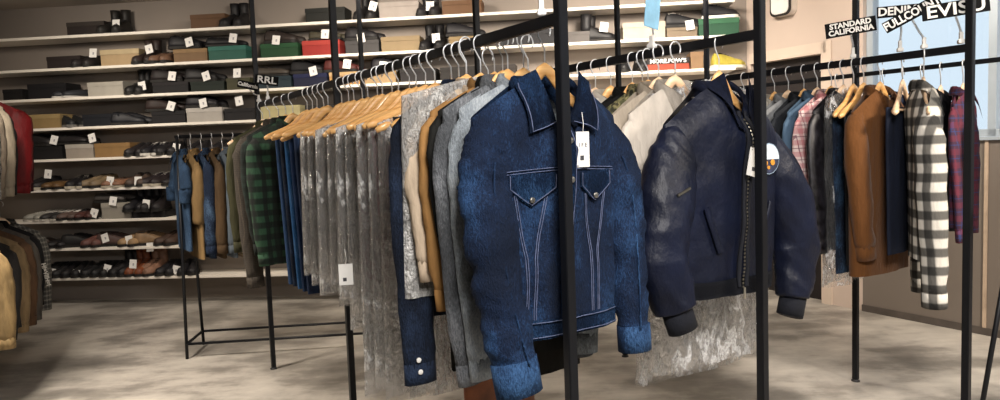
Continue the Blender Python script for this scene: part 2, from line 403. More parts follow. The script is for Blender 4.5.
# ---------------------------------------------------------------- hangers
def make_hanger(woodm, name='wooden_hanger', wire=False, hw=.19):
    if wire: hw = .215
    r = bpy.data.objects.new(name, None); sc.collection.objects.link(r); r.empty_display_size = .03
    bm = bmesh.new()
    pts = [(.024*math.cos(R(a)), 0, .001+.024*math.sin(R(a))) for a in range(-35, 200, 18)]
    pts += [(-.021, 0, -.016), (-.010, 0, -.032), (0, 0, -.046), (0, 0, -.084)]
    tube(bm, pts, .0026, 6); obj('hook', bm, CHROME, r)
    bm = bmesh.new(); P = []; A = []; B = []
    n = 22
    for i in range(n+1):
        x = -hw + 2*hw*i/n; q = abs(x)/hw
        P.append((x, -(.020 if wire else .004)*q*q, -.100-.052*(1-math.exp(-(x/.055)**2))-.076*q**1.2)); A.append(.018-.005*q); B.append(.007+(.009 if wire else .001)*q**2)
    A[0] = A[-1] = .008; B[0] = B[-1] = .006
    tube(bm, P, A, 10, B, ref=Vector((0, 1, 0))); obj('shoulder_arms', bm, woodm, r)
    if wire:
        bm = bmesh.new(); tube(bm, [(-hw*.86, -.014, -.212), (hw*.86, -.014, -.212)], .005, 6); obj('trouser_bar', bm, woodm, r)
    return r
_hang = {}
def hanger(L, t, label, group=None, kind='w', rot=0, at=None):
    key = kind
    if key not in _hang:
        h = make_hanger({'w': WOOD, 'p': WOOD2, 'b': WOOD, 'q': WOOD2}[kind], 'wooden_hanger', kind in 'bq'); _hang[key] = h
    else: h = copy_tree(_hang[key])
    if at is None:
        p = LINES[L] + RD*t; h.location = (p.x, p.y, RH[L]+.015-.022); h.rotation_euler = (0, 0, RZ+rot)
    else: h.location = at; h.rotation_euler = (0, 0, rot)
    if 'group' in h: del h['group']
    jr = random.Random(int(h.location.x*991) + int(h.location.y*577)); h.rotation_euler.y = R(jr.uniform(-2.5, 2.5)); h.rotation_euler.z += R(jr.uniform(-5, 5)) if kind in 'bq' else 0
    return tag(h, label, 'hanger', group)

# ---------------------------------------------------------------- garments
class Body:
    def __init__(s, sh=.215, chest=.215, hem=.205, L=.66, dep=.024, drop=.075, nz=.132, neck=.07, fold=.006, seed=0, nb=.026, flat=False, fr=9, dip=.05, topd=.014):
        s.__dict__.update(locals())
    def ztop(s, x, front):
        a = abs(x)
        if s.flat: return -s.nz
        if a < s.neck: return -s.nz - (s.dip if front else .008)*(1-(a/s.neck)**2)
        return -s.nz - s.drop*((a-s.neck)/(s.sh-s.neck))**1.1
    def W(s, v):
        if v < .2:
            q = v/.2; return s.sh + (s.chest-s.sh)*(q*q*(3-2*q))
        return s.chest + (s.hem-s.chest)*(v-.2)/.8
    def y(s, x, v, sg):
        W = s.W(v); q = min(1, abs(x)/W); c = q**(1/.8); sn = math.sqrt(max(0, 1-c*c))
        k = min(1, v/.16); k = 1-(1-k)**2
        D = s.topd + (s.dep-s.topd)*k + (0 if s.flat else s.nb*math.exp(-(x/.085)**2)*(1-v)**2)
        yy = sg*D*sn**.75
        nn = noise.noise(Vector((x*s.fr+s.seed*3.1, sg*2.0+s.seed, v*s.L*3))) + .5*noise.noise(Vector((x*s.fr*2.3+s.seed, sg*5.0, v*s.L*9+3)))
        return yy + s.fold*nn*(.25+v)*(.3+.7*sn)
    def pt(s, x, v, sg):
        zt = s.ztop(x, sg < 0); return Vector((x, s.y(x, v, sg), zt + (-s.nz-s.L - zt)*v))
    def surf(s, x, z, off=.002):
        """point just in front of the front face at x, z (z below rail)"""
        zt = s.ztop(x, True); v = (z-zt)/((-s.nz-s.L)-zt); return Vector((x, s.y(x, max(0, v), -1)-off, z))
    def mesh(s, nseg=36, nv=18):
        bm = bmesh.new(); rows = []
        for j in range(nv+1):
            v = (j/nv); W = s.W(v); row = []
            for i in range(nseg):
                a = 2*math.pi*(i+.5)/nseg; c = math.cos(a)
                x = W*math.copysign(abs(c)**.8, c); sg = 1 if math.sin(a) >= 0 else -1
                p = s.pt(x, v, sg)
                p.z += .006*noise.noise(Vector((x*6, s.seed, sg)))*v
                row.append(bm.verts.new(p))
            rows.append(row)
        for j in range(nv):
            for i in range(nseg):
                k = (i+1) % nseg; bm.faces.new((rows[j][i], rows[j][k], rows[j+1][k], rows[j+1][i]))
        return bm
def sleeve_bm(path, rx, ry, seed=0, n=14, sub=5, amp=.006, wr=18):
    bm = bmesh.new(); P = spline(path, sub); A = lerps(rx, sub); B = lerps(ry, sub)
    rings = tube(bm, P, A, n, B, ref=Vector((0, 1, 0)))
    for i, rg in enumerate(rings):
        if i in (0, len(rings)-1): continue
        for v in rg:
            d = (v.co-P[i]).normalized()
            c0 = v.co.copy(); w1 = noise.noise(Vector((c0.x*8+seed, c0.y*8, c0.z*wr))); w2 = noise.noise(Vector((c0.x*13+seed*2, c0.y*6, c0.z*wr*2.6+c0.x*14)))
            v.co += d*amp*(w1*1.3 + (1-abs(w2)*3.2)*.38)
    return bm
def cuff_bm(p, q, rx, ry, n=16):
    bm = bmesh.new(); p, q = Vector(p), Vector(q); d = (q-p)
    tube(bm, [p-d*.02, p, p+d*.5, q, q+d*.03, q-d*.1], [rx*.9, rx, rx*1.01, rx, rx*.9, rx*.8], n, [ry*.9, ry, ry*1.01, ry, ry*.85, ry*.7], cap=False); return bm
def collar_bm(B, h=.035, fall=.055, point=.09, spread=.075, n=20, th=.003):
    """folded shirt collar round the neck; u from front left over the back to front right"""
    bm = bmesh.new(); rows = []
    for i in range(n+1):
        u = -1+2*i/n; a = math.pi*u                      # 0 at the back
        k = abs(u)
        x = B.neck*1.02*math.sin(a*.93); y = .0 + (B.nb+.012)*math.cos(a*.93)
        z0 = -B.nz - .004 - (B.dip*.95)*max(0, (k-.45)/.55)**1.3
        out = Vector((math.sin(a*.93), math.cos(a*.93), 0))
        tip = max(0, (k-.72)/.28)**1.5
        inn = Vector((x, y, z0)); top = inn + Vector((0, 0, h*(1-.35*k))) + out*.002
        low = inn + out*(.016+.004*k) + Vector((math.copysign(spread*.55, u)*tip, -.012*tip, -(fall-h)*.5 - point*.75*tip))
        mid = top + out*.008 - Vector((0, 0, .004))
        rows.append([bm.verts.new(q) for q in (inn, top, mid, (mid+low)/2+out*.004, low)])
    for i in range(n):
        for j in range(4): bm.faces.new((rows[i][j], rows[i+1][j], rows[i+1][j+1], rows[i][j+1]))
    bmesh.ops.solidify(bm, geom=bm.faces[:], thickness=th)
    return bm
def strip_bm(bm, B, pts, w_, off=.002, step=.012, th=.0012, dash=None):
    """a raised strip following the front of the body along (x,z) points"""
    P = []
    for (x0, z0), (x1, z1) in zip(pts[:-1], pts[1:]):
        n = max(1, int(math.hypot(x1-x0, z1-z0)/step))
        for k in range(n): P.append((x0+(x1-x0)*k/n, z0+(z1-z0)*k/n))
    P.append(pts[-1]); prev = None
    for i, (x, z) in enumerate(P):
        a = P[max(0, i-1)]; b = P[min(len(P)-1, i+1)]
        tx, tz = b[0]-a[0], b[1]-a[1]; l = math.hypot(tx, tz) or 1; nx, nz_ = -tz/l, tx/l
        pa = B.surf(x+nx*w_/2, z+nz_*w_/2, off+th); pb = B.surf(x-nx*w_/2, z-nz_*w_/2, off+th)
        cur = [bm.verts.new(pa), bm.verts.new(pb), bm.verts.new(pb+Vector((0, th*1.5, 0))), bm.verts.new(pa+Vector((0, th*1.5, 0)))]
        if prev and not (dash and i % dash == 0):
            for k in range(4): bm.faces.new((prev[k], prev[(k+1) % 4], cur[(k+1) % 4], cur[k]))
        prev = cur
def panel_bm(B, ztop, zbotf, x0, x1, off, nx=14, nz_=8, th=.003):
    """a patch of cloth on the body's front between x0,x1, from ztop(x) to zbotf(x)"""
    bm = bmesh.new(); rows = []
    for j in range(nz_+1):
        row = []
        for i in range(nx+1):
            x = x0+(x1-x0)*i/nx; a = ztop(x) if callable(ztop) else ztop; b = zbotf(x) if callable(zbotf) else zbotf
            row.append(bm.verts.new(B.surf(x, a+(b-a)*j/nz_, off)))
        rows.append(row)
    for j in range(nz_):
        for i in range(nx): bm.faces.new((rows[j][i], rows[j][i+1], rows[j+1][i+1], rows[j+1][i]))
    bmesh.ops.solidify(bm, geom=bm.faces[:], thickness=th); return bm
def flap_bm(B, sg, it, ib, tip, ot, off=.012, n=10, th=.004):
    bm = bmesh.new(); rows = []
    for i in range(n+1):
        u = i/n; row = []
        for j in range(n+1):
            v = j/n
            top = (it[0]+(ot[0]-it[0])*u, it[1]+(ot[1]-it[1])*u); bot = (ib[0]+(tip[0]-ib[0])*u, ib[1]+(tip[1]-ib[1])*u)
            x = top[0]+(bot[0]-top[0])*v; z = top[1]+(bot[1]-top[1])*v
            row.append(bm.verts.new(B.surf(sg*x, z, off+.006*math.sin(math.pi*v))))
        rows.append(row)
    for i in range(n):
        for j in range(n): bm.faces.new((rows[i][j], rows[i+1][j], rows[i+1][j+1], rows[i][j+1]))
    bmesh.ops.solidify(bm, geom=bm.faces[:], thickness=th); return bm
def disc_bm(c, r, th, n=12):
    bm = bmesh.new(); tube(bm, [c, c+Vector((0, -th*.7, 0)), c+Vector((0, -th, 0))], [r, r, r*.75], n, ref=Vector((1, 0, 0))); return bm

seedc = [0]
def top_garment(name, label, cat, rk, t, mat, rot=0, sleeves=(1, 1), collar='shirt', group=None, cuffm=None, at=None, sl=.60, sry=.021, srx=.062, res=(28, 12), cuff=True, placket=None, lower=None, shift=0, **kw):
    seedc[0] += 1; B = Body(seed=seedc[0], **kw)
    if at is None:
        p = LINES[rk] + RD*t + WD*shift; p = (p.x, p.y, RH[rk]); rz = RZ+rot
    else: p, rz = at, rot
    root = thing(name, label, cat, p, rz, group)
    obj('body', B.mesh(*res), mat, root)
    for k, sg in enumerate((-1, 1)):
        if not sleeves[k]: continue
        zs = -B.nz-B.drop
        fwd = -.03 if sg < 0 else -.015
        j = random.Random(seedc[0]*7+k).uniform(-.012, .012)
        o_ = B.sh + .045 - srx
        path = [(sg*(B.sh-.085), 0, zs-.030), (sg*(B.sh-.035), -.002, zs-.072), (sg*(o_+j*.5), fwd*.3, zs-.18), (sg*(o_+.004+j), fwd*.8, zs-sl*.66), (sg*(o_-.008+j*2), fwd, zs-sl)]
        obj('sleeve', sleeve_bm(path, [srx*.75, srx*1.08, srx*1.02, srx*.85, srx*.74], [sry*.5, sry*.9, sry*1.1, sry, sry*.9], seed=seedc[0]+k, n=12, sub=4), mat, root)
        if cuff:
            q = Vector(path[-1]); d = (q-Vector(path[-2])).normalized()*.06
            obj('cuff', cuff_bm(q-d*.2, q+d*.8, srx*.76, sry*.9), cuffm or mat, root)
    if collar == 'shirt': obj('collar', collar_bm(B, n=14), mat, root)
    elif collar == 'band':
        bm = bmesh.new(); rows = []
        pts = [(B.neck*math.sin(a), (B.nb+.006)*math.cos(a), -B.nz+.012-(.045*max(0, abs(a)/math.pi-.4))) for a in [math.pi*(-.93+1.86*i/14) for i in range(15)]]
        tube(bm, pts, .017, 8, .006, ref=Vector((0, 0, 1))); obj('collar', bm, cuffm or mat, root)
    if placket:
        bm = bmesh.new(); strip_bm(bm, B, [(0, -B.nz-B.dip-.01), (0, -B.nz-B.L+.02)], .03, .003, step=.04); obj('placket', bm, placket, root)
    return root, B
def trousers(label, L, t, mat, group=None, rot=0, shift=0, Ln=.80, w_=.17, name='trousers'):
    seedc[0] += 1; B = Body(seed=seedc[0], sh=w_, chest=w_*.98, hem=w_*.85, L=Ln, dep=.016, nz=.208, flat=True, fold=.005, topd=.012, fr=14)
    p = LINES[L] + RD*t + WD*shift; root = thing(name, label, 'trousers', (p.x, p.y, RH[L]), RZ+rot, group)
    bm = B.mesh(24, 10); obj('legs', bm, mat, root)
    bm = bmesh.new(); strip_bm(bm, B, [(w_*.2, -.215), (w_*.2, -.208-Ln+.01)], .004, .002, step=.05); obj('side_seam', bm, mat, root)
    return root
def cover(label, L, t, group=None, rot=0, shift=0, Ln=.95, w_=.225, m=None, dep=.03, nz=.105, fold=.02):
    seedc[0] += 1; B = Body(seed=seedc[0], sh=w_*.93, chest=w_*.95, hem=w_*1.0, L=Ln, dep=dep, nz=nz, drop=.055, neck=.03, dip=.0, nb=.01, fold=fold, fr=16)
    p = LINES[L] + RD*t + WD*shift; root = B.mesh(44, 30)
    o = obj('plastic_cover', root, m or FILM); o.location = (p.x, p.y, RH[L]); o.rotation_euler = (0, 0, RZ+rot)
    return tag(o, label, 'garment cover', group)
FILM = film(); FILMW = film('milky_film', .35, .8, (.93, .92, .89)); FILMC = film('thin_clear_film', .05, .75, (.97, .98, 1))

# ---- hero: blue denim jacket
DEN = denim('101F38', '2A4870'); DENL = denim('152A48', '3E6390', 'denim_edge'); THREAD = sol('565F7C', .8, .25, 60, 0)  # lighter mottling mixes denim fading with fold highlights painted into the colour
DHERO = {'sh': .232, 'chest': .232, 'hem': .208, 'L': .668, 'dep': .060, 'drop': .090, 'nz': .145, 'neck': .086, 'fold': .020, 'nb': .050, 'dip': .120, 'topd': .018, 'fr': 7}
TJ = .135
B = Body(seed=5, **DHERO); pj = LINES['A'] + RD*TJ + WD*.045
dj = thing('denim_jacket', 'dark blue denim jacket with two pointed chest pockets at the front of the long rack', 'jacket', (pj.x, pj.y, RAILZ), RZ)
obj('body', B.mesh(72, 44), DEN, dj)
obj('collar', collar_bm(B, h=.030, fall=.05, point=.0, spread=.0, n=30, th=.004), DEN, dj)
for sg in (-1, 1):
    fp = obj('collar_flap', flap_bm(B, sg, (.068, -.116), (.024, -.250), (.108, -.280), (.122, -.142)), DEN, dj)
    bm = bmesh.new(); strip_bm(bm, B, [(sg*.030, -.250), (sg*.104, -.275), (sg*.117, -.150)], .0018, .0200); obj('stitching', bm, THREAD, fp)
ZS = -.235
Lp = [(-.125, 0, ZS-.025), (-.182, -.004, ZS-.086), (-.212, -.028, ZS-.20), (-.210, -.062, ZS-.42), (-.188, -.092, ZS-.61)]
obj('sleeve', sleeve_bm(Lp, [.055, .076, .074, .066, .060], [.022, .042, .050, .050, .045], 3, 30, 20, .011, 13), DEN, dj)
Rp = [(.125, 0, ZS-.025), (.190, -.004, ZS-.086), (.238, -.010, ZS-.20), (.258, -.02, ZS-.40), (.264, -.03, ZS-.605)]
obj('sleeve', sleeve_bm(Rp, [.055, .080, .070, .058, .050], [.022, .042, .048, .046, .042], 9, 26, 12, .012, 13), DEN, dj)
cf = obj('cuff', cuff_bm((-.189, -.091, ZS-.605), (-.180, -.100, ZS-.690), .064, .046, 22), DENL, dj)
obj('cuff', cuff_bm((.264, -.03, ZS-.60), (.264, -.034, ZS-.675), .052, .043, 22), DENL, dj)
zb = -.145-.668
def hemz(x): return zb-.012
bm = panel_bm(B, lambda x: zb+.048, lambda x: zb-.002, -.195, .195, .004, 40, 4, .004); obj('waistband', bm, DENL, dj)
bm = panel_bm(B, lambda x: -.215 - .004, lambda x: zb+.046, -.018, .020, .004, 4, 40, .003); obj('placket', bm, DENL, dj)
for sg in (-1, 1):
    cxp = sg*.102
    fl = obj('pocket_flap', panel_bm(B, lambda x: -.380, lambda x: -.422-.044*(1-abs(x-cxp)/.062), cxp-.062, cxp+.062, .006, 16, 6, .004), DENL, dj)
    obj('button', disc_bm(B.surf(cxp, -.448, .012), .008, .004), sol('9A9790', .35, .05, 20, 0, metal=.9), fl)
    bm = bmesh.new(); strip_bm(bm, B, [(cxp-.06, -.384), (cxp-.06, -.418), (cxp, -.461), (cxp+.06, -.418), (cxp+.06, -.384)], .0018, .0105); obj('stitching', bm, THREAD, fl)
for sg in (-1, 1):
    bm = bmesh.new()
    for off in (0, .007): strip_bm(bm, B, [(sg*.022, -.366-off), (sg*.2, -.376-off)], .0018, .003)
    for dx_ in (0, .006):
        strip_bm(bm, B, [(sg*(.150-dx_), -.42), (sg*(.118-dx_), -.60), (sg*(.118-dx_), zb+.05)], .0018, .003)
        strip_bm(bm, B, [(sg*(.060+dx_), -.44), (sg*(.088+dx_), -.60), (sg*(.090+dx_), zb+.05)], .0018, .003)
    strip_bm(bm, B, [(sg*.005, zb+.043), (sg*.19, zb+.043)], .0018, .0095); strip_bm(bm, B, [(sg*.005, zb+.006), (sg*.19, zb+.006)], .0018, .0095)
    strip_bm(bm, B, [(sg*.015, -.27), (sg*.015, zb+.05)], .0016, .0085)
    obj('seam_stitching', bm, THREAD, dj)
# sleeve seams: a thin ridge down the outside front of each sleeve
for path, sx, r0, r1 in ((Lp, -1, .050, .047), (Rp, 1, .048, .044)):
    bm = bmesh.new(); P = spline(path[1:], 12); n_ = len(P)
    tube(bm, [q+Vector((sx*.012 + .03*(i/n_)*(-sx), -(r0-(r0-r1)*i/n_)-.001, 0)) for i, q in enumerate(P[4:])], .0030, 6); obj('sleeve_seam', bm, DENL, dj)
for z in (-.30, -.40, -.50, -.60, -.70): obj('button', disc_bm(B.surf(.001, z, .009), .008, .004), sol('9A9790', .35, .05, 20, 0, metal=.9), dj)
bm = bmesh.new(); box(bm, (-.004, .052, -.178), (.06, .003, .034)); lb = obj('brand_patch', bm, sol('B0623E', .7), dj, False)
bm = bmesh.new(); box(bm, (-.004, .056, -.18), (.085, .003, .055)); obj('neck_label', bm, sol('B9AD9C', .8), dj, False)
hh = hanger('A', TJ, 'wooden hanger inside the dark blue denim jacket'); hh.location.x += WD.x*.045; hh.location.y += WD.y*.045; hh.rotation_euler.y = 0; hh.scale = (.88, .8, 1)
# swing tag
def swing_tag(label, loc, rz, w_=.042, h_=.092, txt=None, tilt=0, parent=None):
    t = thing('price_tag', label, 'tag', loc, rz)
    t.rotation_euler = (0, tilt, rz)
    bm = bmesh.new(); box(bm, (0, 0, -h_/2-.02), (w_, .0012, h_)); obj('card', bm, WHITE, t, False)
    bm = bmesh.new(); tube(bm, [(0, 0, .03), (.004, 0, .0), (0, -.001, -.026)], .0009, 5); obj('string', bm, WHITE, t)
    if txt: text_obj(txt, .015, PRINT, t, (0, -.0012, -h_*.38-.02), name='lettering', ext=.0003)
    bm = bmesh.new(); box(bm, (-.004, -.0010, -h_*.74-.02), (.012, .0008, .012)); obj('printed_mark', bm, PRINT, t, False)
    return t
q = pj + WD*.045 - RD*.095
swing_tag('white price tag hanging on the front of the dark blue denim jacket', (q.x, q.y, RAILZ-.258), RZ, txt='I F E')

# ---- hero: navy bomber
BOM = sol('0F1830', .36, .25, 6, .0, sheen=.2)
N = NT('navy_nylon'); v = N.coords((1, 1, 1)); N.b.inputs['Base Color'].default_value = (*rgb('131D38'), 1)
N.link(N.ramp(N.noise(v, 6, 4), [(.3, rgb('080C1A')), (.7, rgb('0E152B'))]), N.b.inputs['Base Color'])
N.b.inputs['Roughness'].default_value = .5; N.b.inputs['Specular IOR Level'].default_value = .28; N.bump(N.noise(N.coords((1, 1, .6)), 16, 5, .55), .55, .02); BOM = N.m
RIB = sol('0A0D17', .95, .1, 40, .6); RIBN = sol('101830', .9, .25, 60, .8)
BB = {'sh': .25, 'chest': .26, 'hem': .215, 'L': .66, 'dep': .075, 'drop': .125, 'nz': .138, 'neck': .068, 'fold': .022, 'nb': .06, 'dip': .11, 'topd': .016, 'fr': 7}
TB = .16
B2 = Body(seed=11, **BB); pb = LINES['D'] + RD*TB + WD*.005
bj = thing('bomber_jacket', 'navy nylon bomber jacket with a round chest patch beside the blue denim jacket', 'jacket', (pb.x, pb.y, RAILZ), RZ)
obj('body', B2.mesh(72, 44), BOM, bj)
ZS = -.27
Lp = [(-.13, 0, ZS-.018), (-.220, -.004, ZS-.085), (-.280, -.03, ZS-.22), (-.312, -.050, ZS-.40), (-.285, -.075, ZS-.545)]
obj('sleeve', sleeve_bm(Lp, [.050, .086, .086, .088, .058], [.025, .055, .070, .07, .048], 4, 34, 22, .013, 4.5), BOM, bj)
Rp = [(.13, 0, ZS-.018), (.215, -.004, ZS-.082), (.290, -.015, ZS-.20), (.355, -.02, ZS-.42), (.325, -.03, ZS-.60)]
obj('sleeve', sleeve_bm(Rp, [.045, .078, .082, .095, .060], [.025, .055, .070, .07, .048], 8, 34, 22, .013, 4.5), BOM, bj)
obj('cuff', cuff_bm((-.287, -.074, ZS-.535), (-.268, -.084, ZS-.605), .050, .040, 22), RIB, bj)
obj('cuff', cuff_bm((.327, -.03, ZS-.595), (.300, -.034, ZS-.66), .052, .040, 22), RIB, bj)
zb = -.140-.66
obj('waistband', panel_bm(B2, lambda x: zb+.05, lambda x: zb-.004, -.19, .19, .006, 40, 4, .004), RIB, bj)
# knit collar
obj('collar', collar_bm(B2, h=.026, fall=.045, point=0, spread=0, n=30, th=.005), RIBN, bj)
for sg in (-1, 1): obj('collar_flap', flap_bm(B2, sg, (.054, -.106), (.016, -.290), (.044, -.276), (.104, -.140)), RIBN, bj)
bm = bmesh.new()
strip_bm(bm, B2, [(-.012, -.225), (-.014, zb+.02)], .012, .010, th=.003); strip_bm(bm, B2, [(.016, -.225), (.014, zb+.02)], .012, .010, th=.003); obj('zip_tape', bm, RIB, bj)
bm = bmesh.new(); strip_bm(bm, B2, [(.001, -.25), (.000, zb+.01)], .006, .014, dash=2, step=.006); obj('zip', bm, sol('8A8578', .35, .05, 30, 0, metal=.9), bj)
bm = bmesh.new(); box(bm, (.0, B2.surf(0, zb+.03, .02).y, zb+.0), (.007, .003, .035)); obj('zip_pull', bm, sol('C9C5B8', .3, .05, 30, 0, metal=.9), bj, False)
for sg in (-1, 1): bm = bmesh.new(); strip_bm(bm, B2, [(sg*.15, -.52), (sg*.10, -.66)], .020, .008, th=.004); obj('slanted_pocket', bm, BOM, bj)
# arm pocket zip on the right sleeve
bm = bmesh.new(); box(bm, (.292, -.078, ZS-.19), (.075, .006, .006), Matrix.Rotation(R(62), 3, 'Y')); obj('sleeve_zip', bm, sol('8A8578', .35, .05, 30, 0, metal=.9), bj, False)
bm = bmesh.new(); box(bm, (-.275, -.104, ZS-.19), (.055, .006, .006), Matrix.Rotation(R(-20), 3, 'Y')); obj('sleeve_zip', bm, sol('8A8578', .35, .05, 30, 0, metal=.9), bj, False)
# round patch
pc = B2.surf(.140, -.380, .006)
def wedge(bm, c, r, z0, z1, y, th=.002, n=22):
    """slice of a disc between heights z0 and z1 (relative to its centre)"""
    pts = []
    for i in range(n+1):
        z = z0+(z1-z0)*i/n; pts.append((math.sqrt(max(0, r*r-z*z)), z))
    poly = pts + [(-x, z) for x, z in reversed(pts)]
    A = [bm.verts.new((c.x+x, y, c.z+z)) for x, z in poly]; Bv = [bm.verts.new((c.x+x, y-th, c.z+z)) for x, z in poly]
    bm.faces.new(A); bm.faces.new(Bv)
    for i in range(len(A)): bm.faces.new((A[i], A[(i+1) % len(A)], Bv[(i+1) % len(A)], Bv[i]))
bm = bmesh.new(); wedge(bm, pc, .051, -.051, .051, pc.y); pt = obj('patch', bm, sol('8FA3B8', .6, .05, 30, 0), bj, False); pt['label'] = 'round embroidered patch with pale top and golden lower band'
bm = bmesh.new(); wedge(bm, pc, .047, -.002, .047, pc.y-.0021); obj('pale_field', bm, sol('C2CCD4', .7, .12, 60, 0), pt, False)
bm = bmesh.new(); wedge(bm, pc, .047, -.047, -.0022, pc.y-.0021); obj('dark_field', bm, sol('2A2F45', .7, .3, 60, 0), pt, False)
bm = bmesh.new()
for cx, cz, rr in ((-.020, -.014, .009), (.014, -.012, .010), (-.006, -.028, .006)):
    wedge(bm, pc+Vector((cx, 0, cz)), rr, -rr, rr, pc.y-.0042, n=8)
obj('golden_motif', bm, sol('C98A2E', .6, .2, 80, 0), pt, False)
hh = hanger('D', TB, 'wooden hanger inside the navy bomber jacket'); hh.location.x += WD.x*.005; hh.location.y += WD.y*.005; hh.rotation_euler.y = 0; hh.scale = (.78, .7, 1)
q = pb + WD*.028 - RD*.125
swing_tag('white price tag hanging at the zip of the navy bomber jacket', (q.x, q.y, RAILZ-.325), RZ, w_=.062, h_=.088, tilt=R(14))

# ---- the rest of rack A, front to back
def lab_hanger(L, t, what, kind='w', group=None, rot=0, shift=0):
    h = hanger(L, t, 'wooden hanger ' + what, group, kind, rot); h.location.x += WD.x*shift; h.location.y += WD.y*shift; return h
def tee(rk, t, name, label, cat, mat, kind='w', hl=None, rot=0, **kw):
    r_, b_ = top_garment(name, label, cat, rk, t, mat, rot=rot, **kw)
    cut = label
    for w_ in (' with ', ' hanging ', ' behind ', ' beside ', ' directly ', ' at the ', ' on the ', ' showing ', ' lowest ', ' hidden ', ' between '): cut = cut.split(w_)[0] if len(cut.split()) > 8 or w_ in (' with ', ' hanging ', ' behind ', ' beside ') else cut
    lab_hanger(rk, t, hl or 'inside the ' + cut, kind, rot=rot, shift=kw.get('shift', 0))
    return r_, b_
LG = denim('8C949B', 'B9BFC4', 'light_denim'); MG = denim('55585C', '8E9196', 'grey_denim')
tee('A', .250, 'denim_jacket', 'pale grey denim jacket directly behind the dark blue denim jacket', 'jacket', LG, sl=.68, L=.62, srx=.055, shift=.055)
tee('A', .285, 'denim_jacket', 'mid grey denim jacket with faded cuffs behind the pale grey denim jacket', 'jacket', MG, sl=.70, L=.62, srx=.05, shift=.025)
tee('A', .320, 'blouson', 'black blouson with ribbed hem showing below the dark blue denim jacket', 'jacket', cloth('121210'), sl=.50, L=.80, hem=.205, cuffm=RIB, shift=.03)
tee('A', .340, 'knit_jacket', 'mossy black jacket with a deep ribbed hem lowest below the denim jacket', 'jacket', cloth('1C1A15'), sl=.45, L=.87, sh=.15, chest=.16, hem=.16, shift=.13, srx=.05)
tee('A', .358, 'jacket', 'tan cotton jacket behind the mid grey denim jacket', 'jacket', cloth('8F6A3E', .12), sl=.50, L=.56, shift=.024)
tee('A', .395, 'jacket', 'cream jacket under milky plastic behind the tan cotton jacket', 'jacket', cloth('B8A690', .15), sl=.42, L=.55, shift=.0)
cover('milky plastic cover over the cream jacket behind the tan jacket', 'A', .397, w_=.275, Ln=.62, m=FILMW, dep=.03, shift=.0)
r_, b_ = tee('A', .435, 'western_shirt', 'dark navy western shirt with pearl snaps on its long cuff', 'shirt', denim('0F1726', '26344C', 'navy_chambray'), sl=.72, L=.66, srx=.066, shift=-.025)
for k in (0, 1): obj('pearl_snap', disc_bm(Vector((-.222+.004*k, -.052, -.207-.695-.035*k)), .0075, .004), WHITE, r_)
blk = ['first', 'second', 'third']
for k, t in enumerate((.48, .53, .58)):
    trousers('black trousers folded over an exposed wooden hanger behind the navy western shirt', 'A', t, cloth('14161C', .1), 'black trousers behind the navy western shirt', shift=-.02, w_=.185, Ln=.42 if k else .45)
    lab_hanger('A', t, 'with bare arms above the black trousers', 'b', 'wooden hangers above the black trousers')
tc_ = [('.70', '9C9A98'), ('.76', '6F5560'), ('.835', 'A35468'), ('.89', '3A3F4C'), ('.985', '20242F'), ('1.05', '3E4046'), ('1.14', '2E3036'), ('1.19', '9A9A96'), ('1.30', '77797C'), ('1.36', '3C3E44'), ('1.45', '4A4A4A'), ('1.51', '26262A'), ('1.60', '8C8E90')]
desc = {'A35468': 'pink trousers inside a clear plastic cover on the long rack', '20242F': 'dark navy trousers inside a clear plastic cover on the long rack', '6F5560': 'mauve trousers in a clear plastic cover on the long rack'}
for k, (ts, h) in enumerate(tc_):
    t = float(ts)
    trousers(desc.get(h, 'grey trousers inside clear plastic covers in the middle of the long rack'), 'A', t, cloth(h, .2), None if h in desc else 'grey trousers in plastic covers', w_=.16+.02*((k*7) % 3)/2, Ln=.50+.05*((k*5) % 4), rot=R(-6+((k*37) % 13)))
    cover('crinkled clear plastic cover over trousers in the middle of the long rack', 'A', t, 'clear plastic covers on the long rack', rot=R(-6+((k*53) % 13)), Ln=[.96, .93, .98, .90, .78, .68, .72, .64, .70, .62, .68, .60, .66][k], w_=.215+.012*(k % 3), nz=.165, fold=.020)
    lab_hanger('A', t, 'with bare arms above the plastic covers of the long rack', 'b', 'wooden hangers above the plastic covers', rot=R(-6+((k*29) % 13)))
for k, (t, h, l) in enumerate(((1.78, '1E2A44', 'indigo jeans hanging beside the last plastic cover'), (1.86, '16294A', 'deep blue jeans hanging behind the indigo jeans'), (1.94, '24507E', 'bright blue jeans hanging in the middle of the jeans'), (2.02, '141A28', 'near black jeans hanging behind the bright blue jeans'), (2.10, '2B4468', 'mid blue jeans hanging nearest the green plaid shirt'))):
    trousers(l, 'A', t, denim('%s' % h, '4C6B92' if k == 2 else '2F4260', 'jeans_%d' % k), name='jeans', w_=.17, Ln=.74)
    lab_hanger('A', t, 'holding the ' + l.split(' hanging')[0], 'b')
GP = plaid('green_check', '24452F', '030504', '1F3A2E', .062, k=.8, kz=1); GP2 = plaid('dark_green_check', '12201A', '050706', '1A2A22', .045)
tee('A', 2.36, 'plaid_shirt', 'green and black checked flannel shirt at the far end of the long rack', 'shirt', GP, kind='w', sl=.62, L=.74, hem=.22, sry=.035, res=(36, 16), dep=.05)
tee('A', 2.50, 'plaid_shirt', 'darker green checked shirt behind the green and black checked shirt', 'shirt', GP2, kind='w', sl=.58, L=.70, dep=.045)
STR = plaid('brown_stripe', '2A241E', '3B342C', '4B4238', .02)
tee('A', 2.66, 'knit_cardigan', 'dark brown knit cardigan with a long hanging sleeve behind the checked shirts', 'cardigan', STR, kind='p', sl=.78, L=.72, dep=.05, sry=.04)
tee('A', 2.84, 'shirt', 'olive shirt near the far end post of the long rack', 'shirt', cloth('3B3A26'), kind='p', sl=.60, L=.70)
hanger('A', 3.02, 'empty pale wooden hanger near the far end post of the long rack', kind='q')

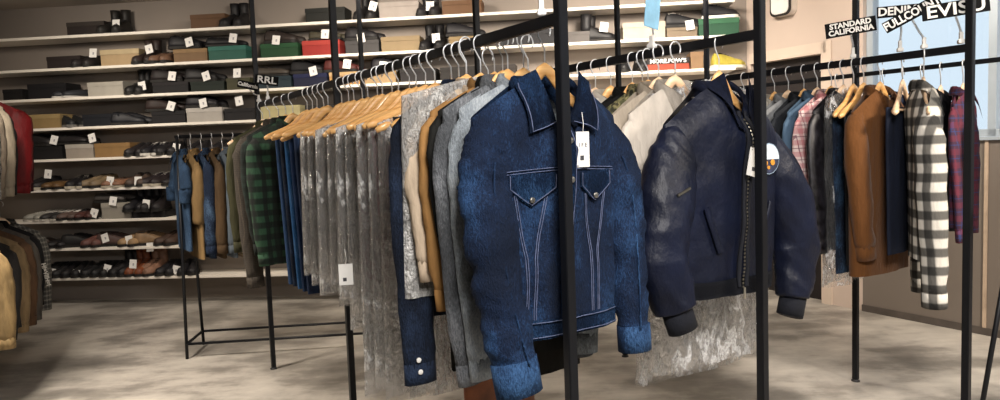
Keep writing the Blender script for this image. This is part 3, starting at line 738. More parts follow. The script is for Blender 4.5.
for (px_, py_, Z_, l) in ((345, 258, 2.34, 'white price tag with a dark mark hanging among the plastic covers before the middle post'), (405, 262, 2.02, 'off white price tag hanging beside the navy western shirt sleeve')):
    q = atY(px_, py_, Z_); swing_tag(l, q, RZ-R(25), w_=.046, h_=.070)

# ---- rack D behind the bomber
CRE = cloth('A89C8C', .10, .8); WH = cloth('B8AFA4', .10, .6)
tee('D', .300, 'coat', 'white satin coat in clear plastic directly behind the navy bomber jacket', 'coat', WH, 'p', sl=.56, L=.58, shift=-.045, dep=.04, drop=.09)
cover('clear plastic cover over the white satin coat behind the bomber jacket', 'D', .300, w_=.30, Ln=.98, m=FILMC, dep=.05, shift=.11)
tee('D', .375, 'coat', 'cream coat in a long clear cover behind the white satin coat', 'coat', CRE, 'p', sl=.55, L=.58, shift=-.05, drop=.09)
cover('long clear plastic cover hanging low over the cream coat behind the bomber jacket', 'D', .377, w_=.30, Ln=1.04, m=FILMC, dep=.03, shift=.12)
CAMO = NT('camouflage'); v = CAMO.coords(); vor = CAMO.noise(v, 22, 2)
CAMO.link(CAMO.ramp(vor, [(.42, rgb('2B2A1C')), (.47, rgb('5C5A3A')), (.53, rgb('8A805A')), (.58, rgb('3A3524'))]), CAMO.b.inputs['Base Color']); CAMO.b.inputs['Roughness'].default_value = .9
tee('D', .46, 'jacket', 'camouflage jacket between the cream coat and the black jacket', 'jacket', CAMO.m, sl=.5, L=.62, shift=-.02)
lab_hanger('D', .51, 'with bare arms behind the camouflage jacket', 'b')
tee('D', .56, 'jacket', 'plain black jacket behind the camouflage jacket', 'jacket', cloth('100F0E', .1), sl=.5, L=.62)
for k, (t, h, l) in enumerate(((.68, 'D8D0C4', 'ivory shirt behind the plain black jacket'), (.77, 'C6A884', 'sand shirt behind the ivory shirt'), (.86, 'D9C9B4', 'oatmeal shirt between the sand shirt and the rosy shirt'), (.95, 'C9A495', 'rosy beige shirt behind the oatmeal shirt'), (1.05, 'B49A7A', 'khaki shirt near the middle of the bomber rack'), (1.16, '9FA3A4', 'grey shirt furthest along the bomber rack'))):
    tee('D', t, 'shirt', l, 'shirt', cloth(h, .1), ['w', 'p'][k % 2], sl=.5, L=.6)
# under the blue denim jacket
tee('A', .635, 'leather_coat', 'brown leather coat showing below the dark blue denim jacket', 'coat', sol('8A4E2A', .45, .25, 12, .3), sl=.5, L=1.10, shift=.17, collar=None, hl='inside the brown leather coat', sh=.14, chest=.15, hem=.14, srx=.04)

# ---- rack E
COR = cloth('5E3A1A', .06, .95, .1, streak=(160, 160, 3))
tee('E', .36, 'corduroy_jacket', 'brown corduroy jacket hanging on the right rack', 'jacket', COR, 'w', rot=R(2), sl=.56, L=.77, shift=.02, dep=.05, sry=.04, res=(36, 16), drop=.09, hl='inside the brown corduroy jacket')
trousers('dark navy trousers folded over a pale hanger in front of the brown corduroy jacket', 'E', .27, cloth('141A2A', .15), rot=R(10), Ln=.60, w_=.175, shift=.03)
hh = lab_hanger('E', .27, 'with pale bare arms above the dark navy trousers', 'q', rot=R(14)); hh.location.x += WD.x*.03; hh.location.y += WD.y*.03
BW = plaid('white_grey_check', 'C4C0B8', '060607', '5A5855', .072, k=.84, kz=1)
tee('E', .17, 'plaid_shirt', 'white and black checked flannel shirt on the right rack with long sleeves', 'shirt', BW, 'p', rot=R(32), sl=.74, L=.68, sh=.16, chest=.17, hem=.15, dep=.05, sry=.05, srx=.05, res=(36, 16), hl='with pale arms inside the white and black checked shirt')
trousers('black trousers folded over a bare hanger behind the brown corduroy jacket', 'E', .42, sol('0E1014', .4, .1, 10, .3), rot=R(6), Ln=.66, w_=.17)
lab_hanger('E', .42, 'with bare arms above the black trousers of the right rack', 'b', rot=R(6))
trousers('dark blue jeans folded over a bare hanger behind the black trousers', 'E', .465, denim('141C2C', '3A5878', 'dark_jeans'), name='jeans', rot=R(4), Ln=.70, w_=.17)
lab_hanger('E', .465, 'with bare arms above the dark blue jeans of the right rack', 'b', rot=R(4))
tee('E', .515, 'leather_jacket', 'black flowery jacket beside the pink checked shirt', 'jacket', sol('17161A', .35, .9, 40, .4), 'p', sl=.56, L=.68)
tee('E', .57, 'plaid_shirt', 'pink and white checked shirt beside the bomber sleeve', 'shirt', plaid('pink_check', 'D9C4C0', 'B0505C', '6A3A4C', .05), 'w', sl=.58, L=.68, rot=R(-4))
for k, (t, h, l) in enumerate(((.64, '4A6076', 'blue grey denim shirt behind the pink checked shirt'), (.71, '22252A', 'charcoal shirt behind the blue grey denim shirt'), (.79, '8A8C8E', 'mid grey shirt behind the charcoal shirt'), (.87, 'C9C2B6', 'off white shirt behind the mid grey shirt'), (.96, '1A1A1C', 'black shirt behind the off white shirt'), (1.05, 'B5A58E', 'beige shirt behind the off white and black shirts'), (1.15, '6B5A48', 'brown shirt far along the right rack'), (1.25, 'B8AFA6', 'pale shirt furthest along the right rack'))):
    tee('E', t, 'shirt', l, 'shirt', cloth(h, .1), ['p', 'w'][k % 2], sl=.5, L=.62)
cover('narrow clear plastic cover hanging between the bomber sleeve and the brown jacket', 'E', .50, w_=.20, Ln=.86, m=FILMC, rot=R(8))

# ---- rack F
PUR = plaid('purple_check', '3A2036', '6B2434', '2A3A6B', .06)
fl_ = [(.02, 'plaid_shirt', 'purple and red checked shirt just behind the right rack post', 'shirt', PUR), (.12, 'shirt', 'faded black shirt beside the purple checked shirt', 'shirt', cloth('1E1E22')), (.21, 'shirt', 'dark slate shirt behind the faded black shirt', 'shirt', cloth('2B2F38')),
       (.30, 'denim_shirt', 'dark indigo denim shirt behind the dark slate shirt', 'shirt', cloth('1B2438')), (.40, 'shirt', 'grey flecked shirt behind the dark indigo denim shirt', 'shirt', cloth('55504E')), (.66, 'shirt', 'washed blue shirt behind the brown corduroy jacket', 'shirt', cloth('2B3B52')),
       (-.22, 'plaid_shirt', 'pale blue checked shirt at the right edge beside the post', 'shirt', plaid('pale_blue_check', '5E7590', '2A3448', 'A8B4C4', .05)), (-.33, 'jacket', 'dark indigo jacket at the right edge nearest the viewer', 'jacket', cloth('1C2234')), (-.45, 'shirt', 'purple grey shirt at the very right edge', 'shirt', cloth('4A4458'))]
for t, n_, l, c_, m_ in fl_:
    tee('F', t, n_, l, c_, m_, 'p', sl=.56, L=.62, rot=R(14 if t > -.1 else 4), shift=.0 if t > -.1 else .03)

# ---- rack B, far left, seen edge on
bo = Vector((b1.x, b1.y, 0)); bp = Vector((-bd.y, bd.x, 0))
def onB(x): q = bo + bd*x + bp*(BDp/2); return (q.x, q.y, BZ)
bl = [(-.02, '2F4560', 'short sleeved blue work shirt first on the low far rack', 'shirt'), (.06, '7A6240', 'mustard tan shirt second on the low far rack', 'shirt'), (.13, '1E2A40', 'navy shirt behind the mustard tan shirt', 'shirt'), (.20, '4E3D2A', 'brown shirt between the navy shirt and the pale shirt', 'shirt'),
      (.27, '5E6872', 'pale grey blue shirt with white trim on the low far rack', 'shirt'), (.34, 'P', 'beige checked shirt on the low far rack beside the green checks', 'shirt'), (.42, '3E3322', 'dark olive jacket on the low far rack', 'jacket'), (.50, '202226', 'black shirt hidden among the low far rack clothes', 'shirt'), (.60, '2A3340', 'slate shirt at the covered end of the low far rack', 'shirt')]
BCK = plaid('beige_check', '8A7456', '3A2E22', 'C9B48E', .035)
for k, (x, h, l, c_) in enumerate(bl):
    p = onB(x); m_ = BCK if h == 'P' else (denim(h, '56708E', 'wash_%d' % k) if k in (0, 2) else cloth(h, .15))
    top_garment('plaid_shirt' if h == 'P' else ('shirt' if c_ == 'shirt' else 'jacket'), l, c_, None, 0, m_, at=p, rot=brz-R(62), sl=.26 if k == 0 else (.40 if k == 1 else .56), L=.72 if k else .66, nz=.11, sry=.04, cuff=k > 1)
    hanger(None, 0, 'wooden hanger inside the ' + l.split(' on the')[0].split(' second')[0].split(' first')[0], at=(p[0], p[1], BZ-.007), rot=brz-R(62))

# ---- two tier rack at the left edge
PAT = sol('8C8C90', .8, .0, 9, .2); N = NT('monochrome_pattern'); v = N.coords((1, 1, 1)); f = N.noise(v, 60, 2)
N.link(N.ramp(f, [(.44, rgb('1E1E22')), (.48, rgb('7E7D7E')), (.54, rgb('908E8A')), (.58, rgb('4A4A4E'))]), N.b.inputs['Base Color']); PAT = N.m
gl_ = [('G', -.1, 'shirt', 'black and white patterned shirt on the upper left rack', 'shirt', PAT), ('G', .12, 'knit_sweater', 'taupe sweater beside the black and white patterned shirt', 'sweater', cloth('6A6054')), ('G', .34, 'jacket', 'beige jacket beside the red jacket', 'jacket', cloth('8C8272')), ('G', .52, 'jacket', 'black jacket hidden between the beige jacket and the red jacket', 'jacket', cloth('1A191A')),
       ('G', .72, 'down_jacket', 'bright red jacket on the upper left rack near the shoe shelves', 'jacket', cloth('62090E', .2, .6)), ('G', .95, 'jacket', 'dark maroon jacket behind the bright red jacket', 'jacket', cloth('3A1418')),
       ('H', -.15, 'trench_coat', 'beige coat lowest at the left edge on the lower rail', 'coat', cloth('8A7450', .2)), ('H', .05, 'jacket', 'dark charcoal jacket behind the beige coat on the lower rail', 'jacket', cloth('1E1C1C')), ('H', .22, 'jacket', 'tan jacket between dark jackets on the lower rail', 'jacket', cloth('6E5C42')), ('H', .38, 'jacket', 'brown jacket beside the tan jacket on the lower rail', 'jacket', cloth('4A3524')),
       ('H', .52, 'shirt', 'grey shirt beside the brown jacket on the lower rail', 'shirt', cloth('45413C')), ('H', .66, 'coach_jacket', 'black jacket with white lettering down its sleeve on the lower rail', 'jacket', cloth('101012')), ('H', .82, 'plaid_shirt', 'grey speckled shirt furthest along the lower rail', 'shirt', plaid('grey_check', '55534E', '22211F', '8A877E', .03))]
for k, (L_, t, n_, l, c_, m_) in enumerate(gl_):
    up = L_ == 'G'; t = t*1.1 + .42
    r_, b_ = tee(L_, t, n_, l, c_, m_, 'p', sl=.48, L=.54 if up else .54, sry=.045, dep=.045, shift={0: -.10, 1: -.08, 2: -.05, 3: -.05, 4: .03, 5: .02, 6: -.09, 7: -.06, 8: -.03, 9: 0, 10: .02, 11: .04, 12: .07}[k], srx=.062 if k != 4 else .08, hl='inside the ' + l.split(' on the')[0].split(' beside')[0].split(' behind')[0].split(' lowest')[0].split(' hidden')[0], hem=.24)
    if n_ == 'coach_jacket':
        text_obj('HI=VIIH=I', .036, sol('A8A49C', .8), r_, (.262, -.055, -.47), rot=(R(90), R(82), 0), bold=.001)

# ---------------------------------------------------------------- clip signs
CLEAR = film('clear_acrylic', .12, .35, (.9, .94, .97)); SIGNB = sol('08080A', .7, .03, 9, 0, spec=.1)
def clip_sign(label, L, px, py, w_, h_, lines, up, tilt, dxs=0, size=.03, rz=0, sxs=1, clear=None, panel=None):
    t = line_t(L, px, py); p = LINES[L] + RD*t
    r_ = thing('clip_sign', label, 'sign', (p.x, p.y, RH[L]+.019), RZ+rz)
    bm = bmesh.new(); box(bm, (0, 0, .008), (.022, .03, .016), bev=.002); box(bm, (.0, 0, .030), (.012, .018, .028)); obj('clip', bm, WHITE, r_, False)
    e = Vector((dxs, 0, up-h_/2+.008))
    bm = bmesh.new(); tube(bm, [(0, 0, .04), (e.x*.5+.004, -.002, e.z*.55), (e.x, .004, e.z)], .0042, 6); obj('stem', bm, film('stem_acrylic', .5, .85, (.95, .95, .95)), r_)
    Mt = Matrix.Rotation(-tilt, 3, 'Y')
    bm = bmesh.new(); box(bm, (dxs, .0, up), (w_, .004, h_), Mt, bev=.0008); pn = obj('panel', bm, panel or SIGNB, r_, False)
    for i, (s_, dz) in enumerate(lines):
        c = Mt @ Vector((0, 0, dz)); text_obj(s_, size, WHITE, r_, (dxs+c.x, -.0035, up+c.z), rot=(R(90), -tilt, 0), bold=.0012, sx=sxs, ext=.0006)
    return r_
clip_sign('black sign reading EVISU at the top of the right rack post', 'E', 961, 49, .225, .058, [('EVISU', -.001)], .134, R(5), -.02, .066, sxs=1.2, rz=R(-52))
clip_sign('tilted black sign reading FULLCOUNT overlapping the EVISU sign', 'E', 924, 55, .215, .046, [('FULLCOUNT', 0)], .140, R(27), -.045, .044, sxs=.85, rz=R(-52))
clip_sign('black sign reading DENIM half hidden behind the FULLCOUNT sign', 'E', 900, 60, .17, .046, [('DENIME', 0)], .165, R(0), .0, .046, sxs=1.0, rz=R(-52))
clip_sign('black two line sign reading STANDARD CALIFORNIA above the right rack', 'E', 853, 72, .20, .064, [('STANDARD', .014), ('CALIFORNIA', -.014)], .132, R(6), -.01, .031, sxs=1.0, rz=R(-52))
clip_sign('small black sign reading RRL at the far end of the long rack', 'A', 268, 101, .13, .055, [('RRL', 0)], .110, R(-8), .0, .056, sxs=1.15, rz=R(-15))
clip_sign('small black sign with white script beside the RRL sign', 'A', 259, 103, .12, .045, [('California', 0)], .10, R(-12), -.06, .030, sxs=1.0)
clip_sign('black sign reading MORE FOWS behind the rail of the bomber rack', 'D', 668, 62, .15, .05, [("MORE.FOW'S", 0)], .0, R(0), 0, .026, rz=0) if False else None
# the sign low behind rack D stands on the shelf-side rail
clip_sign("clear plastic clip sign seen edge on beside the top of the front post", 'A', 542, 27, .12, .05, [], .12, R(-28), -.035, rz=R(-30), panel=FILMW)
clip_sign('pale blue folded plastic sign standing on the bomber rack rail', 'D', 652, 56, .075, .17, [], .155, R(-8), .01, rz=R(5), panel=sol('8FC0DC', .4, .12, 14, .4))

# ---------------------------------------------------------------- shoe shelves
SH_Y = [33.5, 66, 96, 126, 157.5, 188, 219.5, 247.5, 277.4]
SHZ = []
SD = .30
SHELFM = sol('E6DFD4', .5, .04, 3, 0)
nm = ['highest', 'second highest', 'third highest', 'fourth highest', 'middle', 'fourth lowest', 'third lowest', 'second lowest', 'lowest']
for i, y in enumerate(SH_Y):
    p = wallp(100, y, SD); SHZ.append(p.z)
    x0, x1 = -5.9, 2.05
    a = Vector((x0, WX-WK*x0, 0)); ln = (x1-x0)/WT.x
    bm = bmesh.new(); box(bm, (ln/2, -SD/2-.001, -.012), (ln, SD, .024), bev=.002)
    o = obj('wall_shelf', bm, SHELFM, smooth=False); o.location = (a.x, a.y, p.z); o.rotation_euler = (0, 0, WRZ)
    tag(o, 'long white wall shelf of shoes, %s of nine' % nm[i], 'shelf', 'wall shelves for shoes')
def onshelf(px, si, d, dz=0):
    """point on shelf si at pixel column px, distance d out from the wall"""
    y = SH_Y[si] - .045*(px-100); q = wallp(px, y, d); return Vector((q.x, q.y, SHZ[si]+dz))
pn_ = {0: 'highest shelf', 1: 'second highest shelf', 2: 'third highest shelf', 3: 'fourth highest shelf', 4: 'middle shelf', 5: 'fourth lowest shelf', 6: 'third lowest shelf', 7: 'second lowest shelf', 8: 'lowest shelf'}
def dk(h, f=.80): return '%02X%02X%02X' % tuple(int(int(h[i:i+2], 16)*f) for i in (0, 2, 4))
def shoe_box(si, x0, x1, hpx, col, label, lidc=None, d=.17, dz=0, txt=None, lidf=.32):
    col = dk(col); lidc = dk(lidc) if lidc else None
    a = onshelf(x0, si, .27); b = onshelf(x1, si, .27); W_ = (b-a).length; c = (a+b)/2
    s_ = c.y/F; H = hpx*s_; D_ = min(.21, .24)
    q = c - WN*(.27-.155)
    t = thing('shoe_box', label, 'shoe box', (q.x, q.y, SHZ[si]+.0005+dz), WRZ)
    lh = H*lidf
    bm = bmesh.new(); box(bm, (0, 0, (H-.004)/2), (W_-.006, D_-.006, H-.004), bev=.002); obj('box_body', bm, sol(col, .7, .05, 12, .03), t, False)
    bm = bmesh.new(); box(bm, (0, 0, H-lh/2), (W_, D_, lh), bev=.003); ld = obj('lid', bm, sol(lidc or col, .7, .05, 12, .03), t, False)
    if txt: text_obj(txt, lh*.95, WHITE, ld, (0, -D_/2-.001, H-lh/2), bold=.0015, sx=1.1)
    return H
def price_card(px, py, d, label):
    q = wallp(px, py, d)
    t = tag(thing('price_card', None, None, (q.x, q.y, q.z), WRZ), label, 'price card')
    t.rotation_euler = (R(-8), R(random.Random(px*31+int(py)).uniform(-18, 18)), WRZ)
    bm = bmesh.new(); box(bm, (0, 0, 0), (.070, .002, .082)); obj('card', bm, WHITE, t, False)
    bm = bmesh.new(); box(bm, (.004, -.0015, -.004), (.014, .001, .022)); obj('printed_mark', bm, sol('97979A', .7), t, False)
    return t
def shoe_mesh(kind):
    up = bmesh.new(); Ls = .285; n = 14; rings = []
    prof = {'low': [(0, .030, .055), (.06, .036, .085), (.2, .038, .082), (.38, .036, .078), (.55, .040, .066), (.72, .046, .050), (.86, .043, .044), (.96, .028, .034), (1, .012, .02)],
            'flat': [(0, .028, .035), (.06, .034, .055), (.2, .036, .05), (.38, .036, .046), (.55, .040, .045), (.72, .044, .040), (.86, .042, .034), (.96, .028, .026), (1, .012, .016)],
            'boot': [(0, .030, .055), (.06, .036, .085), (.2, .038, .11), (.38, .038, .10), (.55, .042, .075), (.72, .047, .058), (.86, .044, .05), (.96, .030, .038), (1, .012, .02)]}[kind]
    for s_, w_, h_ in prof:
        x = s_*Ls; sk = .008*math.sin(s_*math.pi*1.1)
        ring = [up.verts.new((x, sk + w_*math.copysign(abs(math.cos(a))**.8, math.cos(a)), .018 + h_*max(0, math.sin(a))**.85)) for a in [math.pi*k/(n-1) for k in range(n)]]
        rings.append(ring)
    for i in range(len(rings)-1):
        for k in range(n-1): up.faces.new((rings[i][k], rings[i][k+1], rings[i+1][k+1], rings[i+1][k]))
        up.faces.new((rings[i][0], rings[i+1][0], rings[i+1][n-1], rings[i][n-1]))
    up.faces.new(rings[0]); up.faces.new(rings[-1])
    if kind == 'boot':
        tube(up, [(.055, 0, .07), (.055, 0, .11), (.058, 0, .16), (.06, 0, .20)], [.048, .046, .044, .047], 14, [.036, .036, .036, .04], ref=Vector((0, 1, 0)))
    so = bmesh.new(); A = []; Bv = []
    out = [(s_*Ls, .008*math.sin(s_*math.pi*1.1), w_+.003) for s_, w_, h_ in prof]
    pts = [(x, y-w_) for x, y, w_ in out] + [(x, y+w_) for x, y, w_ in reversed(out)]
    pts = [(x-.003 if x < .01 else x*1.01, y) for x, y in pts]
    for x, y in pts: A.append(so.verts.new((x, y, 0))); Bv.append(so.verts.new((x, y, .020 if kind != 'flat' else .014)))
    so.faces.new(A); so.faces.new(Bv)
    for i in range(len(A)): so.faces.new((A[i], A[(i+1) % len(A)], Bv[(i+1) % len(A)], Bv[i]))
    op = bmesh.new()
    if kind != 'boot':
        tube(op, [(.02, 0, .017+(.080 if kind == 'low' else .050)), (.06, 0, .018+(.0855 if kind == 'low' else .054)), (.09, .003, .018+(.0825 if kind == 'low' else .049))], [.012, .022, .012], 10, .0025, ref=Vector((0, 0, 1)))
    for k in range(4):
        s_ = .42+.07*k; x = s_*Ls; z = .018+{'low': .078, 'flat': .048, 'boot': .100}[kind]-(.030 if kind != 'flat' else .006)*(k/3)*(1.0 if kind == 'low' else .9 if kind == 'flat' else 1.35)
        box(op, (x, .007, z), (.006, .040, .003))
    return up, so, op
_shoe = {}
def shoe(kind, col, solec, lacec, label, loc, rz, name=None):
    key = (kind, col, solec, lacec)
    if key not in _shoe:
        r_ = bpy.data.objects.new('shoe', None); sc.collection.objects.link(r_); r_.empty_display_size = .03
        up, so, op = shoe_mesh(kind)
        obj('upper', up, sol(col, .55, .2, 14, .2), r_); obj('sole', so, sol(solec, .7), r_, False); obj('laces', op, sol(lacec, .8), r_, False)
        _shoe[key] = r_
    else: r_ = copy_tree(_shoe[key])
    r_.name = name or {'low': 'shoe', 'flat': 'sandal', 'boot': 'boot'}[kind]
    r_.location = loc; r_.rotation_euler = (0, 0, rz); r_.scale = (1.04, 1.06, 1.2)
    return tag(r_, label, 'shoe' if kind != 'boot' else 'boot')
def plab(desc, where, side):
    l = '%s %s, %s of pair' % (desc, where, side)
    return l if len(l.split()) <= 14 else '%s, %s of pair' % (desc, side)
def pair(si, px, col, desc, kind='low', solec='1A1816', lacec='2A2828', dz=0, yaw=0, d=.16, sep=.105, mode='side', where=None):
    """two shoes: side = lying along the shelf; toe = toes to the room"""
    q = onshelf(px, si, d, dz+.001); where = where or 'on the ' + pn_[si]
    if mode == 'side':
        for k, s_ in ((0, -1), (1, 1)):
            off = WN*(-s_*.055)
            c = q + off + WT*(s_*.02)
            rz = WRZ + yaw; dirv = Vector((math.cos(rz), math.sin(rz), 0)); c2 = c - dirv*.14
            shoe(kind, col, solec, lacec, plab(desc, where, 'front' if k == 0 else 'rear'), c2 if k else c2, rz)
    else:
        for k, s_ in ((0, -1), (1, 1)):
            rz = WRZ - R(90) + yaw + s_*R(6); dirv = Vector((math.cos(rz), math.sin(rz), 0))
            c2 = q + WT*(s_*sep/2) - dirv*.14
            shoe(kind, col, solec, lacec, plab(desc, where, 'left' if k == 0 else 'right'), c2, rz)
def card(px, py, what, d=.275): price_card(px, py, d, 'white price card ' + what)
P90 = R(180)
# shelf 1 (highest)
shoe_box(0, 66, 104, 13, '2A211F', 'dark brown open fronted box alone on the highest shelf', '3A322E')
pair(0, 117, '1E1C1A', 'black chunky boot near the dark brown box', 'boot', mode='toe', sep=.12); card(116, 24, 'on the black chunky boots near the dark brown box')
shoe_box(0, 190, 225, 14, '6E4E32', 'brown shoe box beside the black boots on the highest shelf')
pair(0, 237, '151416', 'black tall boot beside the brown shoe box', 'boot', mode='toe')
shoe_box(0, 305, 345, 14, '1E201C', 'olive black shoe box in the middle of the highest shelf')
pair(0, 368, '161415', 'black ankle boot beside the white shoe box', 'boot', mode='toe', sep=.09); card(373, 6, 'on the ankle boots beside the highest white box')
shoe_box(0, 379, 419, 16, 'B8ADA4', 'pale grey shoe box between two pairs of boots on the highest shelf')
pair(0, 430, '1D1B1D', 'black laced boot between the pale grey and brown boxes', 'boot', mode='toe', sep=.09); card(430, 6, 'on the laced boots between pale grey and brown boxes')
shoe_box(0, 442, 482, 14, '7A5636', 'brown shoe box behind the tall frame on the highest shelf')
# shelf 2
shoe_box(1, 46, 80, 12, '2C2220', 'dark maroon shoe box at the left of the second highest shelf')
pair(1, 90, '241F1F', 'dark curled sandal beside the cream box', 'low', mode='toe', sep=.09); card(93, 53, 'on the dark sandals beside the cream box')
shoe_box(1, 100, 139, 16, 'CDB186', 'cream two tone shoe box on the second highest shelf', 'DCC69B')
pair(1, 150, '2A1F1C', 'dark fur lined boot beside the cream box', 'boot', mode='toe', sep=.09); pair(1, 166, '6E5240', 'tan fringed shoe beside the kraft box', 'low', mode='toe', sep=.08); card(149, 49, 'on the fur lined boots beside the cream box')
h = shoe_box(1, 173, 207, 13, '8A6C4C', 'kraft shoe box with black shoes on its lid', 'A08058'); pair(1, 191, '17161A', 'black low shoe', dz=h*.0+.125, where='on the kraft shoe box'); card(189, 42, 'on the black shoes above the kraft box')
h = shoe_box(1, 208, 246, 14, '2F6658', 'teal green shoe box on the second highest shelf', '38776A'); pair(1, 228, '131315', 'black low shoe', 'flat', dz=h+.002, where='on the teal green box'); card(233, 38, 'on the black shoes above the teal green box')
h = shoe_box(1, 260, 298, 14, '1F4A2A', 'dark green shoe box beside the coral red box', '255532'); pair(1, 286, '2A2320', 'dark brown low shoe', dz=h+.002, where='on the dark green box'); card(276, 40, 'on the dark green shoe box')
h = shoe_box(1, 302, 340, 15, 'B0342E', 'coral red shoe box on the second highest shelf', 'C4443A'); pair(1, 330, '3E3A2E', 'olive low shoe', 'flat', dz=h+.002, where='on the coral red box'); card(325, 34, 'on the coral red shoe box')
h = shoe_box(1, 345, 379, 13, '4A4848', 'charcoal shoe box beside the tan box on the second highest shelf'); pair(1, 366, '171518', 'black low shoe', dz=h+.002, where='on the charcoal box'); card(361, 38, 'on the charcoal shoe box')
shoe_box(1, 381, 420, 15, 'A08A66', 'tan shoe box between the charcoal box and the black boots')
pair(1, 434, '131214', 'black suede boot between the two tan boxes', 'boot', mode='toe', sep=.11); card(436, 38, 'on the black suede boots between the tan boxes')
h = shoe_box(1, 449, 477, 12, 'A58C62', 'small tan shoe box with black shoes on its lid'); pair(1, 466, '151418', 'black low shoe', dz=h+.002, where='on the small tan box')
shoe_box(1, 500, 560, 15, '2A2A2E', 'black shoe box partly hidden behind the front post')
shoe_box(1, 563, 590, 11, '6A6562', 'grey shoe box beside the black boot with a card')
pair(1, 598, '131214', 'black heeled boot beside the grey box', 'boot', mode='side'); card(604, 27, 'on the black heeled boots beside the grey box')
shoe_box(1, 623, 666, 17, 'C9BAA8', 'wide cream shoe box behind the pale blue sign')
h = shoe_box(1, 667, 698, 10, '8A7A64', 'khaki shoe box under the black laced shoes'); pair(1, 683, '131316', 'black laced shoe', dz=h+.002, lacec='C9C4BC', where='on the khaki box'); card(690, 25, 'on the black laced shoes above the khaki box')
h = shoe_box(1, 699, 740, 17, '2A5A40', 'bright green shoe box behind the bomber rack', '3A7450'); pair(1, 720, '151417', 'black white soled shoe', dz=h+.002, solec='E0DCD4', where='on the bright green box')
# shelf 3
shoe_box(2, 2, 22, 11, '171416', 'short black shoe box at the left end of the third highest shelf')
shoe_box(2, 27, 66, 15, '121114', 'wide black shoe box beside the white box')
pair(2, 76, '2A2C30', 'dark sandal with pale sole beside the white box', 'flat', solec='BDBAB4', mode='toe', yaw=R(-35), sep=.09)
shoe_box(2, 87, 123, 14, 'C9C2B6', 'plain white shoe box on the third highest shelf')
pair(2, 142, '141314', 'black small boot beside the plain white box', 'boot', mode='toe', sep=.07); card(142, 86, 'on the small boots beside the plain white box')
h = shoe_box(2, 152, 188, 11, '141214', 'low black shoe box with black shoes above it', '1E1A1C'); pair(2, 173, '1A1415', 'black low shoe', dz=h+.002, where='on the low black box'); card(172, 76, 'on the shoes above the low black box')
h = shoe_box(2, 190, 224, 10, '16221A', 'blackish green shoe box on the third highest shelf'); pair(2, 207, '151416', 'black low shoe', dz=h+.002, where='on the blackish green box'); card(206, 76, 'on the shoes above the blackish green box')
shoe_box(2, 226, 250, 12, '4C4A34', 'olive shoe box near the far signs'); card(237, 73, 'on the olive shoe box near the far signs')
h = shoe_box(2, 256, 291, 12, '22343C', 'dark blue grey shoe box beside the navy box'); pair(2, 278, '3A342E', 'brown strappy sandal', 'flat', dz=h+.002, where='on the blue grey box')
h = shoe_box(2, 293, 327, 13, '141A38', 'navy blue shoe box on the third highest shelf', '18204A'); pair(2, 312, '131316', 'black low shoe', dz=h+.002, where='on the navy blue box'); card(313, 71, 'on the shoes above the navy blue box')
h = shoe_box(2, 329, 362, 13, 'C99A5E', 'orange cream shoe box on the third highest shelf', 'DDBA86'); card(347, 64, 'on the orange cream shoe box')
pair(2, 345, '4A1F1C', 'dark red low shoe', dz=h+.002, where='on the orange cream box')
h = shoe_box(2, 363, 396, 12, 'B89A70', 'tan shoe box behind the hanger hooks'); pair(2, 392, '17151A', 'black low shoe', dz=h+.002, where='on the tan box behind the hooks'); card(383, 66, 'on the shoes behind the hanger hooks')
shoe_box(2, 400, 436, 13, '1E1A1C', 'black shoe box behind the hanger hooks'); shoe_box(2, 440, 476, 13, '2A2624', 'dark brown shoe box behind the hanger hooks'); shoe_box(2, 480, 516, 13, '48423E', 'grey brown shoe box behind the hanger hooks')
pair(2, 632, '141416', 'black loafer near the pale blue sign', 'low', mode='toe', sep=.13)
shoe_box(2, 647, 690, 12, 'B0482E', 'red orange shoe box with black lettered lid behind the bomber rack rail', '201C1E', txt="MORE.FOW'S", lidf=.48)
shoe_box(2, 691, 704, 17, '9A7A58', 'narrow brown shoe box behind the bomber rack rail')
pair(2, 728, 'A89A3E', 'yellow patterned sneaker behind the bomber rack', 'low', solec='D9D2C4', lacec='2A2824', mode='side', yaw=R(20))
# shelf 4
shoe_box(3, 22, 60, 14, 'A58A5A', 'golden cream shoe box at the left of the fourth highest shelf', 'B59A68')
pair(3, 72, '1C1E20', 'black sneaker tilted beside the golden cream box', 'low', mode='side', yaw=R(-28), solec='6A6864')
shoe_box(3, 82, 119, 12, '12161F', 'blue black shoe box beside the tilted sneakers')
pair(3, 134, '15161C', 'black blue sneaker beside the low black box', 'low', mode='side', yaw=R(14))
h = shoe_box(3, 151, 185, 12, '131114', 'flat black shoe box beside the long white box'); pair(3, 168, '2A1F1C', 'dark brown low shoe', dz=h+.002, where='on the flat black box'); card(171, 106, 'on the shoes beside the long white box')
h = shoe_box(3, 186, 222, 14, 'C4BDB4', 'long white shoe box on the fourth highest shelf', 'D4CEC6'); pair(3, 208, '17151A', 'black suede shoe', dz=h+.002, where='on the long white box'); card(203, 103, 'on the shoes above the long white box')
shoe_box(3, 224, 255, 12, '1A1719', 'brown black shoe box above the far rack'); card(239, 101, 'on the brown black box above the far rack')
shoe_box(3, 258, 300, 13, 'C9BD8E', 'pale yellow shoe box behind the far hangers')
for k, x in enumerate((305, 345, 385, 425, 465)): shoe_box(3, x, x+36, 12, ['2A2724', '6B5A44', '1E1C1E', '3A3836', '7A6A52'][k], ['umber', 'walnut', 'jet black', 'slate', 'dun'][k] + ' shoe box glimpsed between hangers on the fourth highest shelf')
